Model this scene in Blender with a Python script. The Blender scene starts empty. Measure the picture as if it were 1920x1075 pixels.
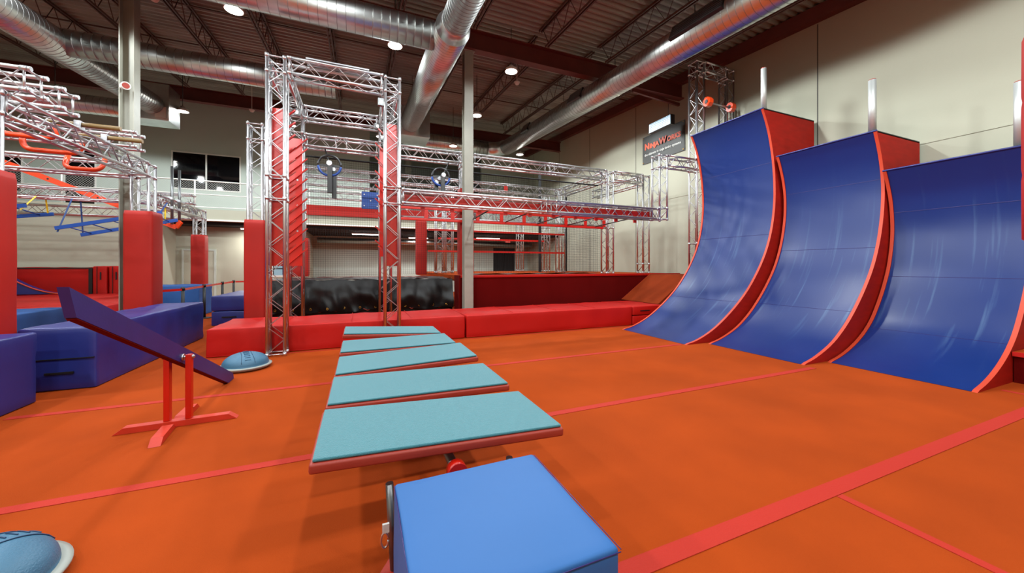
import bpy, bmesh, math, random
from mathutils import Vector, Matrix, noise

random.seed(7)
PI = math.pi
SC = bpy.context.scene
COL = SC.collection

# ---------------------------------------------------------------- camera
# world: X to the right along the floor tapes, Y deep into the hall, Z up, metres
YAW = math.atan(285 / 685.0)
cam_d = bpy.data.cameras.new('camera')
cam = bpy.data.objects.new('camera', cam_d)
COL.objects.link(cam)
cam.location = (0, 0, 1.5)
cam.rotation_euler = (PI / 2, 0, -YAW)
cam_d.sensor_width = 36
cam_d.lens = 36 * 685 / 1920
cam_d.shift_y = -38.5 / 1920
cam_d.clip_start = 0.02
cam_d.clip_end = 200
SC.camera = cam

# ---------------------------------------------------------------- world, exposure
w = bpy.data.worlds.new('world')
SC.world = w
w.use_nodes = True
w.node_tree.nodes['Background'].inputs[0].default_value = (0.9, 0.93, 1.0, 1)
w.node_tree.nodes['Background'].inputs[1].default_value = 0.0
SC.view_settings.view_transform = 'Standard'
SC.view_settings.look = 'None'
SC.view_settings.gamma = 1
SC.view_settings.use_curve_mapping = False
SC.view_settings.exposure = 0.0
SC.cycles.use_denoising = True
SC.cycles.max_bounces = 8
SC.cycles.diffuse_bounces = 5
SC.cycles.glossy_bounces = 3
SC.cycles.sample_clamp_indirect = 4
SC.cycles.sample_clamp_direct = 12
SC.cycles.caustics_reflective = False
SC.cycles.caustics_refractive = False
LAMP_POWER = 330

def roof_z(y):
    return 7.75 + 0.08 * (y - 8.75)

# ---------------------------------------------------------------- materials
def lin(c):
    return tuple((x / 12.92 if x <= 0.04045 else ((x + 0.055) / 1.055) ** 2.4) for x in c)

def rgb(r, g, b):
    return lin((r / 255, g / 255, b / 255)) + (1,)

def mat(name, col, rough=0.5, metal=0.0, bump=0.0, bscale=20, var=0.0, vscale=3, coat=0.0, stretch=None, spec=0.5, sheen=0.0, detail=4):
    m = bpy.data.materials.new(name)
    m.use_nodes = True
    nt = m.node_tree
    b = nt.nodes['Principled BSDF']
    b.inputs['Base Color'].default_value = col
    b.inputs['Roughness'].default_value = rough
    b.inputs['Metallic'].default_value = metal
    b.inputs['Coat Weight'].default_value = coat
    b.inputs['Specular IOR Level'].default_value = spec
    b.inputs['Sheen Weight'].default_value = sheen
    tc = nt.nodes.new('ShaderNodeTexCoord')
    src = tc.outputs['Object']
    if stretch:
        mp = nt.nodes.new('ShaderNodeMapping')
        mp.inputs['Scale'].default_value = stretch
        nt.links.new(src, mp.inputs[0])
        src = mp.outputs[0]
    if var:
        n = nt.nodes.new('ShaderNodeTexNoise')
        n.inputs['Scale'].default_value = vscale
        n.inputs['Detail'].default_value = 5
        nt.links.new(src, n.inputs['Vector'])
        r = nt.nodes.new('ShaderNodeMapRange')
        r.inputs[1].default_value = 0.3
        r.inputs[2].default_value = 0.7
        r.inputs[3].default_value = 1 - var
        r.inputs[4].default_value = 1 + var
        nt.links.new(n.outputs[0], r.inputs[0])
        mx = nt.nodes.new('ShaderNodeVectorMath')
        mx.operation = 'SCALE'
        mx.inputs[0].default_value = col[:3]
        nt.links.new(r.outputs[0], mx.inputs['Scale'])
        nt.links.new(mx.outputs[0], b.inputs['Base Color'])
    if bump:
        n = nt.nodes.new('ShaderNodeTexNoise')
        n.inputs['Scale'].default_value = bscale
        n.inputs['Detail'].default_value = detail
        nt.links.new(src, n.inputs['Vector'])
        bp = nt.nodes.new('ShaderNodeBump')
        bp.inputs['Strength'].default_value = bump
        bp.inputs['Distance'].default_value = 0.02
        nt.links.new(n.outputs[0], bp.inputs['Height'])
        nt.links.new(bp.outputs[0], b.inputs['Normal'])
    return m

def emit(name, col, s):
    m = bpy.data.materials.new(name)
    m.use_nodes = True
    b = m.node_tree.nodes['Principled BSDF']
    b.inputs['Base Color'].default_value = (0.8, 0.8, 0.8, 1)
    b.inputs['Emission Color'].default_value = col
    b.inputs['Emission Strength'].default_value = s
    return m

M = {}
M['carpet'] = mat('orange_carpet', rgb(160, 62, 14), 0.95, bump=0.35, bscale=260, var=0.10, vscale=1.3, spec=0.1)
M['rust'] = mat('rust_carpet', rgb(128, 46, 16), 0.95, bump=0.35, bscale=200, var=0.12, vscale=2, spec=0.1)
M['tape'] = mat('red_tape', rgb(174, 40, 24), 0.8, bump=0.2, bscale=120, spec=0.3)
M['wall'] = mat('wall_paint', rgb(177, 176, 157), 0.9, bump=0.05, bscale=30, var=0.03, vscale=0.8, spec=0.2)
M['wallgrey'] = mat('grey_wall_paint', rgb(186, 194, 184), 0.9, bump=0.05, bscale=30, var=0.03, vscale=0.8, spec=0.2)
M['seam'] = mat('panel_joint', rgb(92, 90, 84), 0.9)
M['deck'] = mat('steel_roof_deck', rgb(146, 146, 136), 0.55, metal=0.15, var=0.25, vscale=0.9, stretch=(0.4, 3, 1))
M['joist'] = mat('brown_joist_paint', rgb(82, 52, 42), 0.6, var=0.2)
M['girder'] = mat('oxide_red_girder', rgb(92, 34, 24), 0.6, var=0.15)
M['white'] = mat('white_paint', rgb(225, 222, 214), 0.6)
M['column'] = mat('column_paint', rgb(150, 149, 136), 0.5, var=0.06, vscale=5, bump=0.05)
M['alu'] = mat('aluminium_tube', (0.70, 0.70, 0.71, 1), 0.30, metal=1.0, bump=0.04, bscale=60)
M['brushed'] = mat('brushed_pole_metal', (0.55, 0.56, 0.54, 1), 0.5, metal=0.7)
M['seam_metal'] = mat('duct_seam_metal', (0.30, 0.30, 0.29, 1), 0.4, metal=1.0)
M['alu_dark'] = mat('steel_coupler', (0.5, 0.5, 0.52, 1), 0.35, metal=1.0)
M['duct'] = mat('galvanised_duct', (0.60, 0.61, 0.59, 1), 0.30, metal=1.0, bump=0.03, bscale=6, var=0.08, vscale=5)
M['redvinyl'] = mat('red_vinyl', rgb(176, 14, 5), 0.55, spec=0.3, bump=0.30, bscale=3.2, var=0.05, vscale=2, detail=3)
M['redpad'] = mat('red_column_vinyl', rgb(162, 24, 12), 0.55, spec=0.3, bump=0.18, bscale=4, var=0.05, vscale=2)
M['redboard'] = mat('red_painted_board', rgb(190, 24, 8), 0.28, bump=0.03, bscale=30, spec=0.6)
M['redwood'] = mat('red_painted_plywood', rgb(158, 22, 8), 0.7, spec=0.2, bump=0.05, bscale=9, var=0.12, vscale=4, stretch=(1, 1, 3.5))
M['redwood_dark'] = mat('dark_red_carpet_panel', rgb(88, 3, 2), 0.9, spec=0.1, bump=0.1, bscale=90, var=0.08, vscale=1.5)
M['redstand'] = mat('red_stand_paint', rgb(188, 44, 20), 0.5, bump=0.04, bscale=40, var=0.06, vscale=9)
M['edge'] = mat('orange_red_edge', rgb(200, 66, 36), 0.5, var=0.05)
M['bluevinyl'] = mat('blue_vinyl', rgb(24, 38, 112), 0.42, spec=0.7, bump=0.28, bscale=3.5, var=0.06, vscale=2, detail=3)
M['bluetop'] = mat('bright_blue_vinyl', rgb(42, 92, 150), 0.55, spec=0.25, bump=0.08, bscale=4, var=0.03, vscale=2)
M['bluemat'] = mat('mid_blue_mat', rgb(34, 78, 138), 0.6, spec=0.3, bump=0.15, bscale=5, var=0.05)
M['bluebeam'] = mat('purple_blue_paint', rgb(44, 34, 100), 0.45, bump=0.03, bscale=60, var=0.08, vscale=7)
M['blueladder'] = mat('blue_ladder_paint', rgb(24, 70, 150), 0.4)
M['teal'] = mat('teal_carpet', rgb(66, 124, 134), 0.95, bump=0.5, bscale=230, var=0.07, vscale=60, spec=0.1, sheen=0.3)
M['terracotta'] = mat('faded_red_vinyl', rgb(150, 46, 30), 0.5, bump=0.15, bscale=6, var=0.05)
M['black'] = mat('black_rubber', rgb(16, 16, 17), 0.5)
M['blackmetal'] = mat('black_steel', rgb(30, 30, 32), 0.35, spec=0.5)
M['tarp'] = mat('black_tarp', rgb(17, 17, 17), 0.42, bump=0.3, bscale=5, spec=0.35)
M['rampside'] = M['redwood']
M['net'] = mat('black_netting', rgb(22, 22, 22), 0.8)
M['chain'] = mat('galvanised_wire', rgb(196, 196, 190), 0.5, metal=0.2)
M['glass'] = mat('dark_window_glass', rgb(8, 8, 10), 0.04, spec=0.5)
M['bosu'] = mat('grey_blue_rubber', rgb(56, 104, 132), 0.45, bump=0.25, bscale=120)
M['bosu_line'] = mat('dark_blue_groove', rgb(34, 66, 100), 0.5)
M['bosu_base'] = mat('pale_grey_plastic', rgb(150, 154, 146), 0.4)
M['orange'] = mat('orange_tube_paint', rgb(226, 66, 20), 0.3, spec=0.6)
M['brown'] = mat('brown_tape_pipe', rgb(122, 96, 52), 0.45)
M['yellow'] = mat('yellow_strap', rgb(222, 184, 30), 0.6)
M['bluestrap'] = mat('blue_strap', rgb(30, 58, 110), 0.7)
M['brass'] = mat('brass_grommet', rgb(190, 140, 60), 0.3, metal=1)
M['greypipe'] = mat('grey_steel_pipe', rgb(120, 122, 122), 0.35, metal=0.8)
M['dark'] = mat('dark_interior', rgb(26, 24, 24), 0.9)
M['banner'] = mat('banner_vinyl', rgb(66, 66, 62), 0.5, bump=0.1, bscale=4)
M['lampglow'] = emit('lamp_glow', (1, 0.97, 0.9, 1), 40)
M['tubeglow'] = emit('tube_glow', (1, 1, 1, 1), 8)
M['led'] = emit('led_panel', (0.50, 0.80, 1, 1), 0.9)
M['exit'] = emit('exit_sign_glow', (1, 0.12, 0.1, 1), 1.2)

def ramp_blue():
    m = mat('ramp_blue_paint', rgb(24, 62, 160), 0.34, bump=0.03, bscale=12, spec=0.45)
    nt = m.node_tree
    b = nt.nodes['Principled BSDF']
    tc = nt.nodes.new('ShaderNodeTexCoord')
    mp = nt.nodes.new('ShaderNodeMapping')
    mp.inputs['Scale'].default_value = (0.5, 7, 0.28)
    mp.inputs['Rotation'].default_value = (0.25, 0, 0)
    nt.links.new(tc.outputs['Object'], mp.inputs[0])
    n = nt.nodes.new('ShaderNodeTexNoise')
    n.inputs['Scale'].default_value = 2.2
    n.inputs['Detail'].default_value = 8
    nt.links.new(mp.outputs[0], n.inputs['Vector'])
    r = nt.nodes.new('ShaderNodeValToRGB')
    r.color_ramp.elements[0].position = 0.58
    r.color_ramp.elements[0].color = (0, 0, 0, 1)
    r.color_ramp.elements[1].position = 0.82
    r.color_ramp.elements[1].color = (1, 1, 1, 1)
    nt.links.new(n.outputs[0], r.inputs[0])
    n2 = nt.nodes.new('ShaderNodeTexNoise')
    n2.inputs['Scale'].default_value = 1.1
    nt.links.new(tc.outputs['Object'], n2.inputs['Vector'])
    # shoe scuffs where runners step, with the lamps' pale reflection painted in, 0.3 to 2.4 m up
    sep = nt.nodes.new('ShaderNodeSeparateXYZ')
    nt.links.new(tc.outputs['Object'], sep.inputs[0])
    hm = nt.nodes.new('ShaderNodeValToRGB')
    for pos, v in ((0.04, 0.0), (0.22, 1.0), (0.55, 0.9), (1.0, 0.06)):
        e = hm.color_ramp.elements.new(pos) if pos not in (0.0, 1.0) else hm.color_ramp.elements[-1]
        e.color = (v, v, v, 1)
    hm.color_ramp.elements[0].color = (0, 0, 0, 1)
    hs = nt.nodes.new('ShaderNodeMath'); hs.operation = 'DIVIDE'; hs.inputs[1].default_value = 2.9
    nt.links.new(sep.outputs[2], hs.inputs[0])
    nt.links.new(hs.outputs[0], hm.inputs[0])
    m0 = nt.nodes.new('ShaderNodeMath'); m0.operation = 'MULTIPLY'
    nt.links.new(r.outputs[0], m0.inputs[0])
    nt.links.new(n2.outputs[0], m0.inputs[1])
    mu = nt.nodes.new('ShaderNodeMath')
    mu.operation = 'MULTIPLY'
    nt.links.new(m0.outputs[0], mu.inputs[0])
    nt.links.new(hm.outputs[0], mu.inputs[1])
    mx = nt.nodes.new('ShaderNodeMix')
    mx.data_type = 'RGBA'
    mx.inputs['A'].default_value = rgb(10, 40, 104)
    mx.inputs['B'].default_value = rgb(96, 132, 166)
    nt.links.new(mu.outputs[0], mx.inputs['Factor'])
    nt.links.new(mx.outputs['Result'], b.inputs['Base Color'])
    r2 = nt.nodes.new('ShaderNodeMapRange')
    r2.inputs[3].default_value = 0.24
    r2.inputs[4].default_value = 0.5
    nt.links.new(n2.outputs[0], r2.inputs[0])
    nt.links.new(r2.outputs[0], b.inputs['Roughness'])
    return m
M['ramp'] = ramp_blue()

# ---------------------------------------------------------------- mesh helpers
WLOC = {}

class MB:
    def __init__(self):
        self.v = []; self.f = []; self.s = []

    def add(self, vs, fs, smooth=False):
        k = len(self.v)
        self.v += [tuple(p) for p in vs]
        self.f += [tuple(i + k for i in f) for f in fs]
        self.s += [smooth] * len(fs)
        return self

    def box(self, x0, x1, y0, y1, z0, z1, T=None):
        vs = [(x, y, z) for x in (x0, x1) for y in (y0, y1) for z in (z0, z1)]
        if T is not None:
            vs = [T @ Vector(p) for p in vs]
        return self.add(vs, [(0, 1, 3, 2), (4, 6, 7, 5), (0, 4, 5, 1), (2, 3, 7, 6), (0, 2, 6, 4), (1, 5, 7, 3)])

    def tube(self, p0, p1, r, n=8, r1=None, caps=True):
        p0 = Vector(p0); p1 = Vector(p1)
        r1 = r if r1 is None else r1
        d = (p1 - p0).normalized()
        a = Vector((0, 0, 1)) if abs(d.z) < 0.9 else Vector((1, 0, 0))
        u = d.cross(a).normalized(); w_ = d.cross(u)
        vs = []
        for p, rr in ((p0, r), (p1, r1)):
            for i in range(n):
                t = 2 * PI * i / n
                vs.append(p + (u * math.cos(t) + w_ * math.sin(t)) * rr)
        fs = [(i, (i + 1) % n, n + (i + 1) % n, n + i) for i in range(n)]
        self.add(vs, fs, True)
        if caps:
            k = len(self.v) - 2 * n
            self.f += [tuple(k + n - 1 - i for i in range(n)), tuple(k + n + i for i in range(n))]
            self.s += [False, False]
        return self

    def path(self, pts, r, n=8, caps=True, rs=None):
        pts = [Vector(p) for p in pts]
        vs = []
        u = None
        for i, p in enumerate(pts):
            d = (pts[min(i + 1, len(pts) - 1)] - pts[max(i - 1, 0)]).normalized()
            if u is None:
                a = Vector((0, 0, 1)) if abs(d.z) < 0.9 else Vector((1, 0, 0))
                u = d.cross(a).normalized()
            u = (u - d * u.dot(d)).normalized()
            w_ = d.cross(u)
            rr = rs[i] if rs else r
            for k in range(n):
                t = 2 * PI * k / n
                vs.append(p + (u * math.cos(t) + w_ * math.sin(t)) * rr)
        fs = []
        for i in range(len(pts) - 1):
            for k in range(n):
                fs.append((i * n + k, i * n + (k + 1) % n, (i + 1) * n + (k + 1) % n, (i + 1) * n + k))
        self.add(vs, fs, True)
        if caps:
            k0 = len(self.v) - len(vs)
            self.f += [tuple(k0 + n - 1 - i for i in range(n)), tuple(k0 + (len(pts) - 1) * n + i for i in range(n))]
            self.s += [False, False]
        return self

    def bar(self, p0, p1, wd, ht, up=(0, 0, 1)):
        """rectangular bar from p0 to p1, wd across, ht along up"""
        p0 = Vector(p0); p1 = Vector(p1)
        d = (p1 - p0).normalized()
        s = d.cross(Vector(up)).normalized() * wd / 2
        h = s.cross(d).normalized() * ht / 2
        vs = [p + s * a + h * b for p in (p0, p1) for a, b in ((-1, -1), (1, -1), (1, 1), (-1, 1))]
        return self.add(vs, [(3, 2, 1, 0), (4, 5, 6, 7), (0, 1, 5, 4), (1, 2, 6, 5), (2, 3, 7, 6), (3, 0, 4, 7)])

    def prism(self, poly, axis, a0, a1):
        """extrude a 2-D polygon along an axis ('X': poly is (y,z); 'Y': (x,z); 'Z': (x,y))"""
        def P(q, a):
            return {'X': (a, q[0], q[1]), 'Y': (q[0], a, q[1]), 'Z': (q[0], q[1], a)}[axis]
        n = len(poly)
        vs = [P(q, a0) for q in poly] + [P(q, a1) for q in poly]
        fs = [(i, (i + 1) % n, n + (i + 1) % n, n + i) for i in range(n)] + [tuple(range(n - 1, -1, -1)), tuple(range(n, 2 * n))]
        return self.add(vs, fs)

    def grid(self, nu, nv, fn, smooth=True, flip=False):
        vs = [fn(i / nu, j / nv) for i in range(nu + 1) for j in range(nv + 1)]
        fs = []
        for i in range(nu):
            for j in range(nv):
                a = i * (nv + 1) + j
                q = (a, a + nv + 1, a + nv + 2, a + 1)
                fs.append(q[::-1] if flip else q)
        return self.add(vs, fs, smooth)

    def lathe(self, c, prof, n=32):
        c = Vector(c)
        vs = [c + Vector((r * math.cos(2 * PI * i / n), r * math.sin(2 * PI * i / n), z)) for r, z in prof for i in range(n)]
        fs = [(j * n + i, j * n + (i + 1) % n, (j + 1) * n + (i + 1) % n, (j + 1) * n + i) for j in range(len(prof) - 1) for i in range(n)]
        self.add(vs, fs, True)
        return self

    def build(self, name, m, parent=None, loc=None, bevel=0.0, fix=True, seg=2):
        if parent is not None:
            o0 = WLOC[parent.name]
        else:
            o0 = Vector(loc) if loc is not None else Vector((0, 0, 0))
        me = bpy.data.meshes.new(name)
        me.from_pydata([(p[0] - o0[0], p[1] - o0[1], p[2] - o0[2]) for p in self.v], [], self.f)
        me.polygons.foreach_set('use_smooth', self.s)
        if fix:
            bm = bmesh.new(); bm.from_mesh(me)
            bmesh.ops.recalc_face_normals(bm, faces=bm.faces)
            if bevel:
                es = [e for e in bm.edges if len(e.link_faces) == 2 and e.calc_face_angle(0) > 0.5]
                bmesh.ops.bevel(bm, geom=es, offset=bevel, segments=seg, affect='EDGES', profile=0.5, clamp_overlap=True)
                for f in bm.faces:
                    f.smooth = True
            bm.to_mesh(me); bm.free()
        me.materials.append(m)
        o = bpy.data.objects.new(name, me)
        COL.objects.link(o)
        if bevel:
            md = o.modifiers.new('normals', 'WEIGHTED_NORMAL')
            md.keep_sharp = True
        if parent is not None:
            o.parent = parent
        else:
            o.location = o0
        WLOC[o.name] = Vector(o0)
        return o

def tag(o, label=None, cat=None, group=None, kind=None):
    if label: o['label'] = label
    if cat: o['category'] = cat
    if group: o['group'] = group
    if kind: o['kind'] = kind
    return o

def thing(name, loc, label, cat, group=None):
    o = bpy.data.objects.new(name, None)
    o.empty_display_size = 0.1
    COL.objects.link(o)
    o.location = loc
    WLOC[o.name] = Vector(loc)
    return tag(o, label, cat, group)

def struct(name, mb, m, **k):
    return tag(mb.build(name, m, **k), kind='structure')

# ================================================================ THE SETTING
XR = 9.8          # right wall
XL = -13.0
YF = -5.0
YB = 21.0
struct('floor', MB().box(XL - .3, XR + .3, YF - .3, 27, -0.2, 0), M['carpet'])

# roof deck: trapezoid ridges running along X
def deck_mesh():
    mb = MB()
    prof = []
    y = YF - 0.3
    while y < 26.8:
        for dy, dz in ((0, 0.0), (0.04, 0.07), (0.10, 0.07), (0.14, 0)):
            prof.append((y + dy, roof_z(y + dy) + dz))
        y += 0.19
    n = len(prof)
    vs = [(XL - .3, a, b) for a, b in prof] + [(XR + .3, a, b) for a, b in prof]
    mb.add(vs, [(i, i + 1, n + i + 1, n + i) for i in range(n - 1)])
    # solid slab above
    mb.prism([(YF - .3, roof_z(YF - .3) + .10), (26.9, roof_z(26.9) + .10), (26.9, roof_z(26.9) + .2), (YF - .3, roof_z(YF - .3) + .2)], 'X', XL - .3, XR + .3)
    return mb
struct('ceiling', deck_mesh(), M['deck'], fix=False)

def wall_y(x0, x1, yf, th, z0, z1, opens):
    """wall facing -Y with rectangular openings (x0,x1,z0,z1); front plane yf"""
    mb = MB()
    xs = sorted({x0, x1} | {o[0] for o in opens} | {o[1] for o in opens})
    for a, b in zip(xs[:-1], xs[1:]):
        zs = [z0]
        for o in sorted(opens, key=lambda o: o[2]):
            if o[0] <= a + 1e-6 and o[1] >= b - 1e-6:
                zs += [o[2], o[3]]
        zs.append(z1)
        for k in range(0, len(zs), 2):
            if zs[k + 1] - zs[k] > 1e-4:
                mb.box(a, b, yf, yf + th, zs[k], zs[k + 1])
    return mb

def sloped_top(mb):
    return mb

# right wall (tilt-up panels)
mb = MB().prism([(YF - .3, 0), (26.9, 0), (26.9, roof_z(26.9)), (YF - .3, roof_z(YF - .3))], 'X', XR, XR + .25)
struct('wall_right', mb, M['wall'])
mb = MB().prism([(YF - .3, 0), (26.9, 0), (26.9, roof_z(26.9)), (YF - .3, roof_z(YF - .3))], 'X', XL - .25, XL)
struct('wall_left', mb, M['wall'])
struct('wall_front', MB().box(XL, XR, YF - .25, YF, 0, roof_z(YF)), M['wall'])
k = 1
for y in (-0.9, 2.1, 5.1, 8.1, 11.15, 14.2, 17.0, 20.1):
    struct('trim_%d' % k, MB().box(XR - .004, XR + .01, y - .012, y + .012, 0.0, roof_z(y) - .35), M['seam']); k += 1
struct('trim_%d' % k, MB().box(XR - .012, XR + .01, YF, YB - .02, 3.80, 3.83), M['wall']); k += 1
# dark red edge channel along the right wall under the roof
struct('trim_%d' % k, MB().prism([(YF, roof_z(YF) - .02), (26.5, roof_z(26.5) - .02), (26.5, roof_z(26.5) - .33), (YF, roof_z(YF) - .33)], 'X', XR - .22, XR - .02), M['girder']); k += 1

# lower back walls
MEZ0, MEZ1, YM = 3.17, 3.60, 16.8
XC = -6.56                       # where the open recess under the mezzanine begins
struct('wall_lower_left', wall_y(XL, XC, YM, .2, 0, MEZ0, []), M['wall'])
struct('wall_recess_side', MB().box(XC - .2, XC, YM + .2, 18.0, 0, MEZ0), M['wall'])
WIN = (-4.2, -2.35, 1.10, 2.32)
struct('wall_back_left', wall_y(XC - .2, -2.2, 18.0, .2, 0, MEZ0, [WIN]), M['wall'])
struct('wall_recess_return', MB().box(-2.4, -2.2, 18.2, YB, 0, MEZ0), M['wall'])
struct('wall_back_lower', wall_y(-2.4, XR, YB, .2, 0, MEZ0, [(7.5, 8.95, 0, 2.6)]), M['wallgrey'])
struct('wall_upper_left', wall_y(XL, 0.43, 19.0, .2, MEZ1, 8.56, [(-7.02, -4.78, 4.70, 6.15), (-10.15, -9.35, 3.62, 5.9), (-12.3, -11.3, 4.2, 5.6)]), M['wallgrey'])
struct('wall_upper_return', MB().box(0.23, 0.43, 19.2, 26.5, MEZ1, 9.1), M['wallgrey'])
struct('wall_upper_back', wall_y(6.76, XR, YB, .2, MEZ1, 8.72, []), M['wallgrey'])
struct('wall_far', MB().box(-0, XR, 26.5, 26.7, 0, 9.15), M['wallgrey'])
struct('trim_%d' % k, MB().box(XL, XR, YM, 26.5, MEZ0, MEZ1), M['wall']); k += 1        # mezzanine slab
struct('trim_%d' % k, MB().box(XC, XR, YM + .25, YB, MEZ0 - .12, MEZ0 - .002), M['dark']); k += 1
struct('trim_%d' % k, MB().box(XL, 9.0, YM - .03, YM - .002, MEZ0 - .0, MEZ0 + .06), M['white']); k += 1
# doors / windows
def window(name, x0, x1, y, z0, z1, mullions, glass=M['glass'], fr=.05):
    f = MB()
    f.box(x0 - fr, x1 + fr, y - .02, y + .08, z1, z1 + fr).box(x0 - fr, x1 + fr, y - .02, y + .08, z0 - fr, z0)
    f.box(x0 - fr, x0, y - .02, y + .08, z0, z1).box(x1, x1 + fr, y - .02, y + .08, z0, z1)
    for mx_ in mullions:
        f.box(mx_ - fr / 2, mx_ + fr / 2, y - .015, y + .06, z0, z1)
    o = struct(name, f, M['white'])
    g = MB().box(x0, x1, y + .02, y + .035, z0, z1).build('window_glass', glass, o)
    return o
window('window_1', -7.02, -4.78, 19.0, 4.70, 6.15, [-5.93])
window('window_2', -10.15, -9.35, 19.0, 3.62, 5.9, [])
window('window_3', -12.3, -11.3, 19.0, 4.2, 5.6, [])
gl = bpy.data.materials.new('clear_glass'); gl.use_nodes = True
gb = gl.node_tree.nodes['Principled BSDF']
gb.inputs['Base Color'].default_value = (.9, .95, 1, 1); gb.inputs['Roughness'].default_value = .05; gb.inputs['Transmission Weight'].default_value = 1
wn = window('window_4', WIN[0], WIN[1], 18.0, WIN[2], WIN[3], [-3.4, -2.9], glass=gl)
struct('wall_lobby_back', MB().box(-6.7, -2.4, 20.2, 20.35, 0, MEZ0), emit('lobby_daylight', (.55, .75, .85, 1), .55))
mb = MB()
for xx in (-4.6, -3.75, -3.3, -2.75):
    mb.box(xx - .05, xx + .05, 19.9, 19.98, 0, 3.1)
for zz in (.9, 1.35, 1.8, 2.25):
    mb.box(-6.6, -2.5, 19.98, 20.02, zz, zz + .05)
struct('window_5', mb, M['blackmetal'])
struct('door_1', MB().box(-6.3, -5.35, 17.95, 17.998, 0, 2.1), M['wall'])
struct('trim_%d' % k, MB().box(-6.36, -6.3, 17.93, 17.999, 0, 2.16).box(-5.35, -5.29, 17.93, 17.999, 0, 2.16).box(-6.3, -5.35, 17.93, 17.999, 2.1, 2.16), M['wallgrey']); k += 1
struct('door_2', MB().box(7.5, 8.2, YB + .1, YB + .15, 0, 2.6).box(8.24, 8.95, YB + .1, YB + .15, 0, 2.6), M['dark'])
ex = MB().box(8.3, 8.6, YB - .05, YB - .002, 2.78, 3.0).build('exit_sign', M['exit'], loc=(8.45, YB, 2.78))
tag(ex, 'small glowing red exit sign above the dark double doors', 'sign')
ot = MB().box(-3.02, -2.94, 17.985, 17.999, .62, .74).build('wall_outlet', M['white'], loc=(-2.98, 18, .62), bevel=.006)
tag(ot, 'small white outlet plate on the wall below the reception window', 'outlet')

# floor tapes
def tape(x0, x1, y0, y1, label):
    mb = MB().box(x0, x1, y0, y1, 0.0005, 0.004)
    tag(mb.build('floor_tape', M['tape'], loc=((x0 + x1) / 2, (y0 + y1) / 2, 0.0005)), label, 'floor tape', 'red tape lines on the orange floor')
tape(-9, 6.9, 1.385, 1.495, 'widest red floor tape, running past the near blue block to the right edge')
tape(-9, 6.15, 3.215, 3.30, 'red floor tape passing under the nearest teal platforms to the middle ramp')
tape(-3.2, 5.68, 5.17, 5.25, 'thin red floor tape passing under the farther teal platforms to the left ramp')
tape(2.86, 2.92, -2.5, 1.38, 'short red floor tape at bottom right, meeting the widest tape')
tape(7.12, 7.18, -1.5, 1.80, 'short red floor tape in front of the red steps at the right edge')
tape(-2.6, 6.3, 7.255, 7.305, 'red floor tape along the foot of the long red mats')

# ================================================================ ROOF STEEL
GY = 8.75
g = thing('roof_girder', (0, GY, 6.84), 'dark oxide red steel girder crossing the hall on top of the columns', 'girder')
MB().box(XL + .02, XR - .25, GY - .008, GY + .008, 6.86, 7.3).build('web', M['girder'], g)
MB().box(XL + .02, XR - .25, GY - .11, GY + .11, 6.84, 6.865).build('flange', M['girder'], g)
MB().box(XL + .02, XR - .25, GY - .11, GY + .11, 7.295, 7.32).build('flange', M['girder'], g)
g = thing('roof_girder', (0, 17.6, 7.4), 'dark steel girder far back in front of the upper wall', 'girder')
MB().box(XL + .02, XR - .25, 16.49, 16.51, 7.42, 7.85).build('web', M['girder'], g)
MB().box(XL + .02, XR - .25, 16.39, 16.61, 7.4, 7.425).build('flange', M['girder'], g)
MB().box(XL + .02, XR - .25, 16.39, 16.61, 7.84, 7.865).build('flange', M['girder'], g)

def joist(x, y0, y1, label):
    t = thing('roof_joist', (x, (y0 + y1) / 2, roof_z((y0 + y1) / 2) - .65), label, 'roof joist', 'open web joists under the roof')
    zt = lambda y: roof_z(y) - .02
    zb = lambda y: roof_z(y) - .62
    mb = MB()
    for s in (-1, 1):
        mb.bar((x + s * .035, y0, zt(y0) - .03), (x + s * .035, y1, zt(y1) - .03), .03, .055)
    mb.build('top_chord', M['joist'], t)
    mb = MB()
    for s in (-1, 1):
        mb.bar((x + s * .035, y0 + .35, zb(y0 + .35)), (x + s * .035, y1 - .35, zb(y1 - .35)), .03, .05)
    mb.build('bottom_chord', M['joist'], t)
    pts = []
    y = y0 + .05; up = True
    while y < y1 - .05:
        pts.append((x, y, zt(y) - .05 if up else zb(y)))
        up = not up
        y += .33
    MB().path(pts, .011, 5).build('web', M['joist'], t)
xs_j = [-11.9, -10.3, -8.7, -7.1, -5.5, -3.9, -2.3, -.7, .85, 2.5, 4.4, 6.25, 8.1]
NUMS = ['first', 'second', 'third', 'fourth', 'fifth', 'sixth', 'seventh', 'eighth', 'ninth', 'tenth', 'eleventh', 'twelfth', 'thirteenth']
for i, x in enumerate(xs_j):
    n_ = NUMS[len(xs_j) - 1 - i]
    joist(x, GY + .13, 16.35, 'brown open web joist beyond the red girder, %s one from the right wall' % n_)
    if x > -6:
        joist(x, 0.5, GY - .13, 'brown open web joist nearer than the red girder, %s from the right wall' % n_)
for i, y in enumerate((4.6, 11.3, 13.6)):
    mb = MB().bar((XL + .1, y, roof_z(y) - .07), (XR - .3, y, roof_z(y) - .07), .03, .03)
    tag(mb.build('joist_bridging', M['joist'], loc=(0, y, roof_z(y) - .07)),
        ['thin brown bridging angle across the near roof joists', 'thin brown bridging angle just beyond the red girder', 'thin brown bridging angle across the far roof joists'][i], 'bridging')

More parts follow.
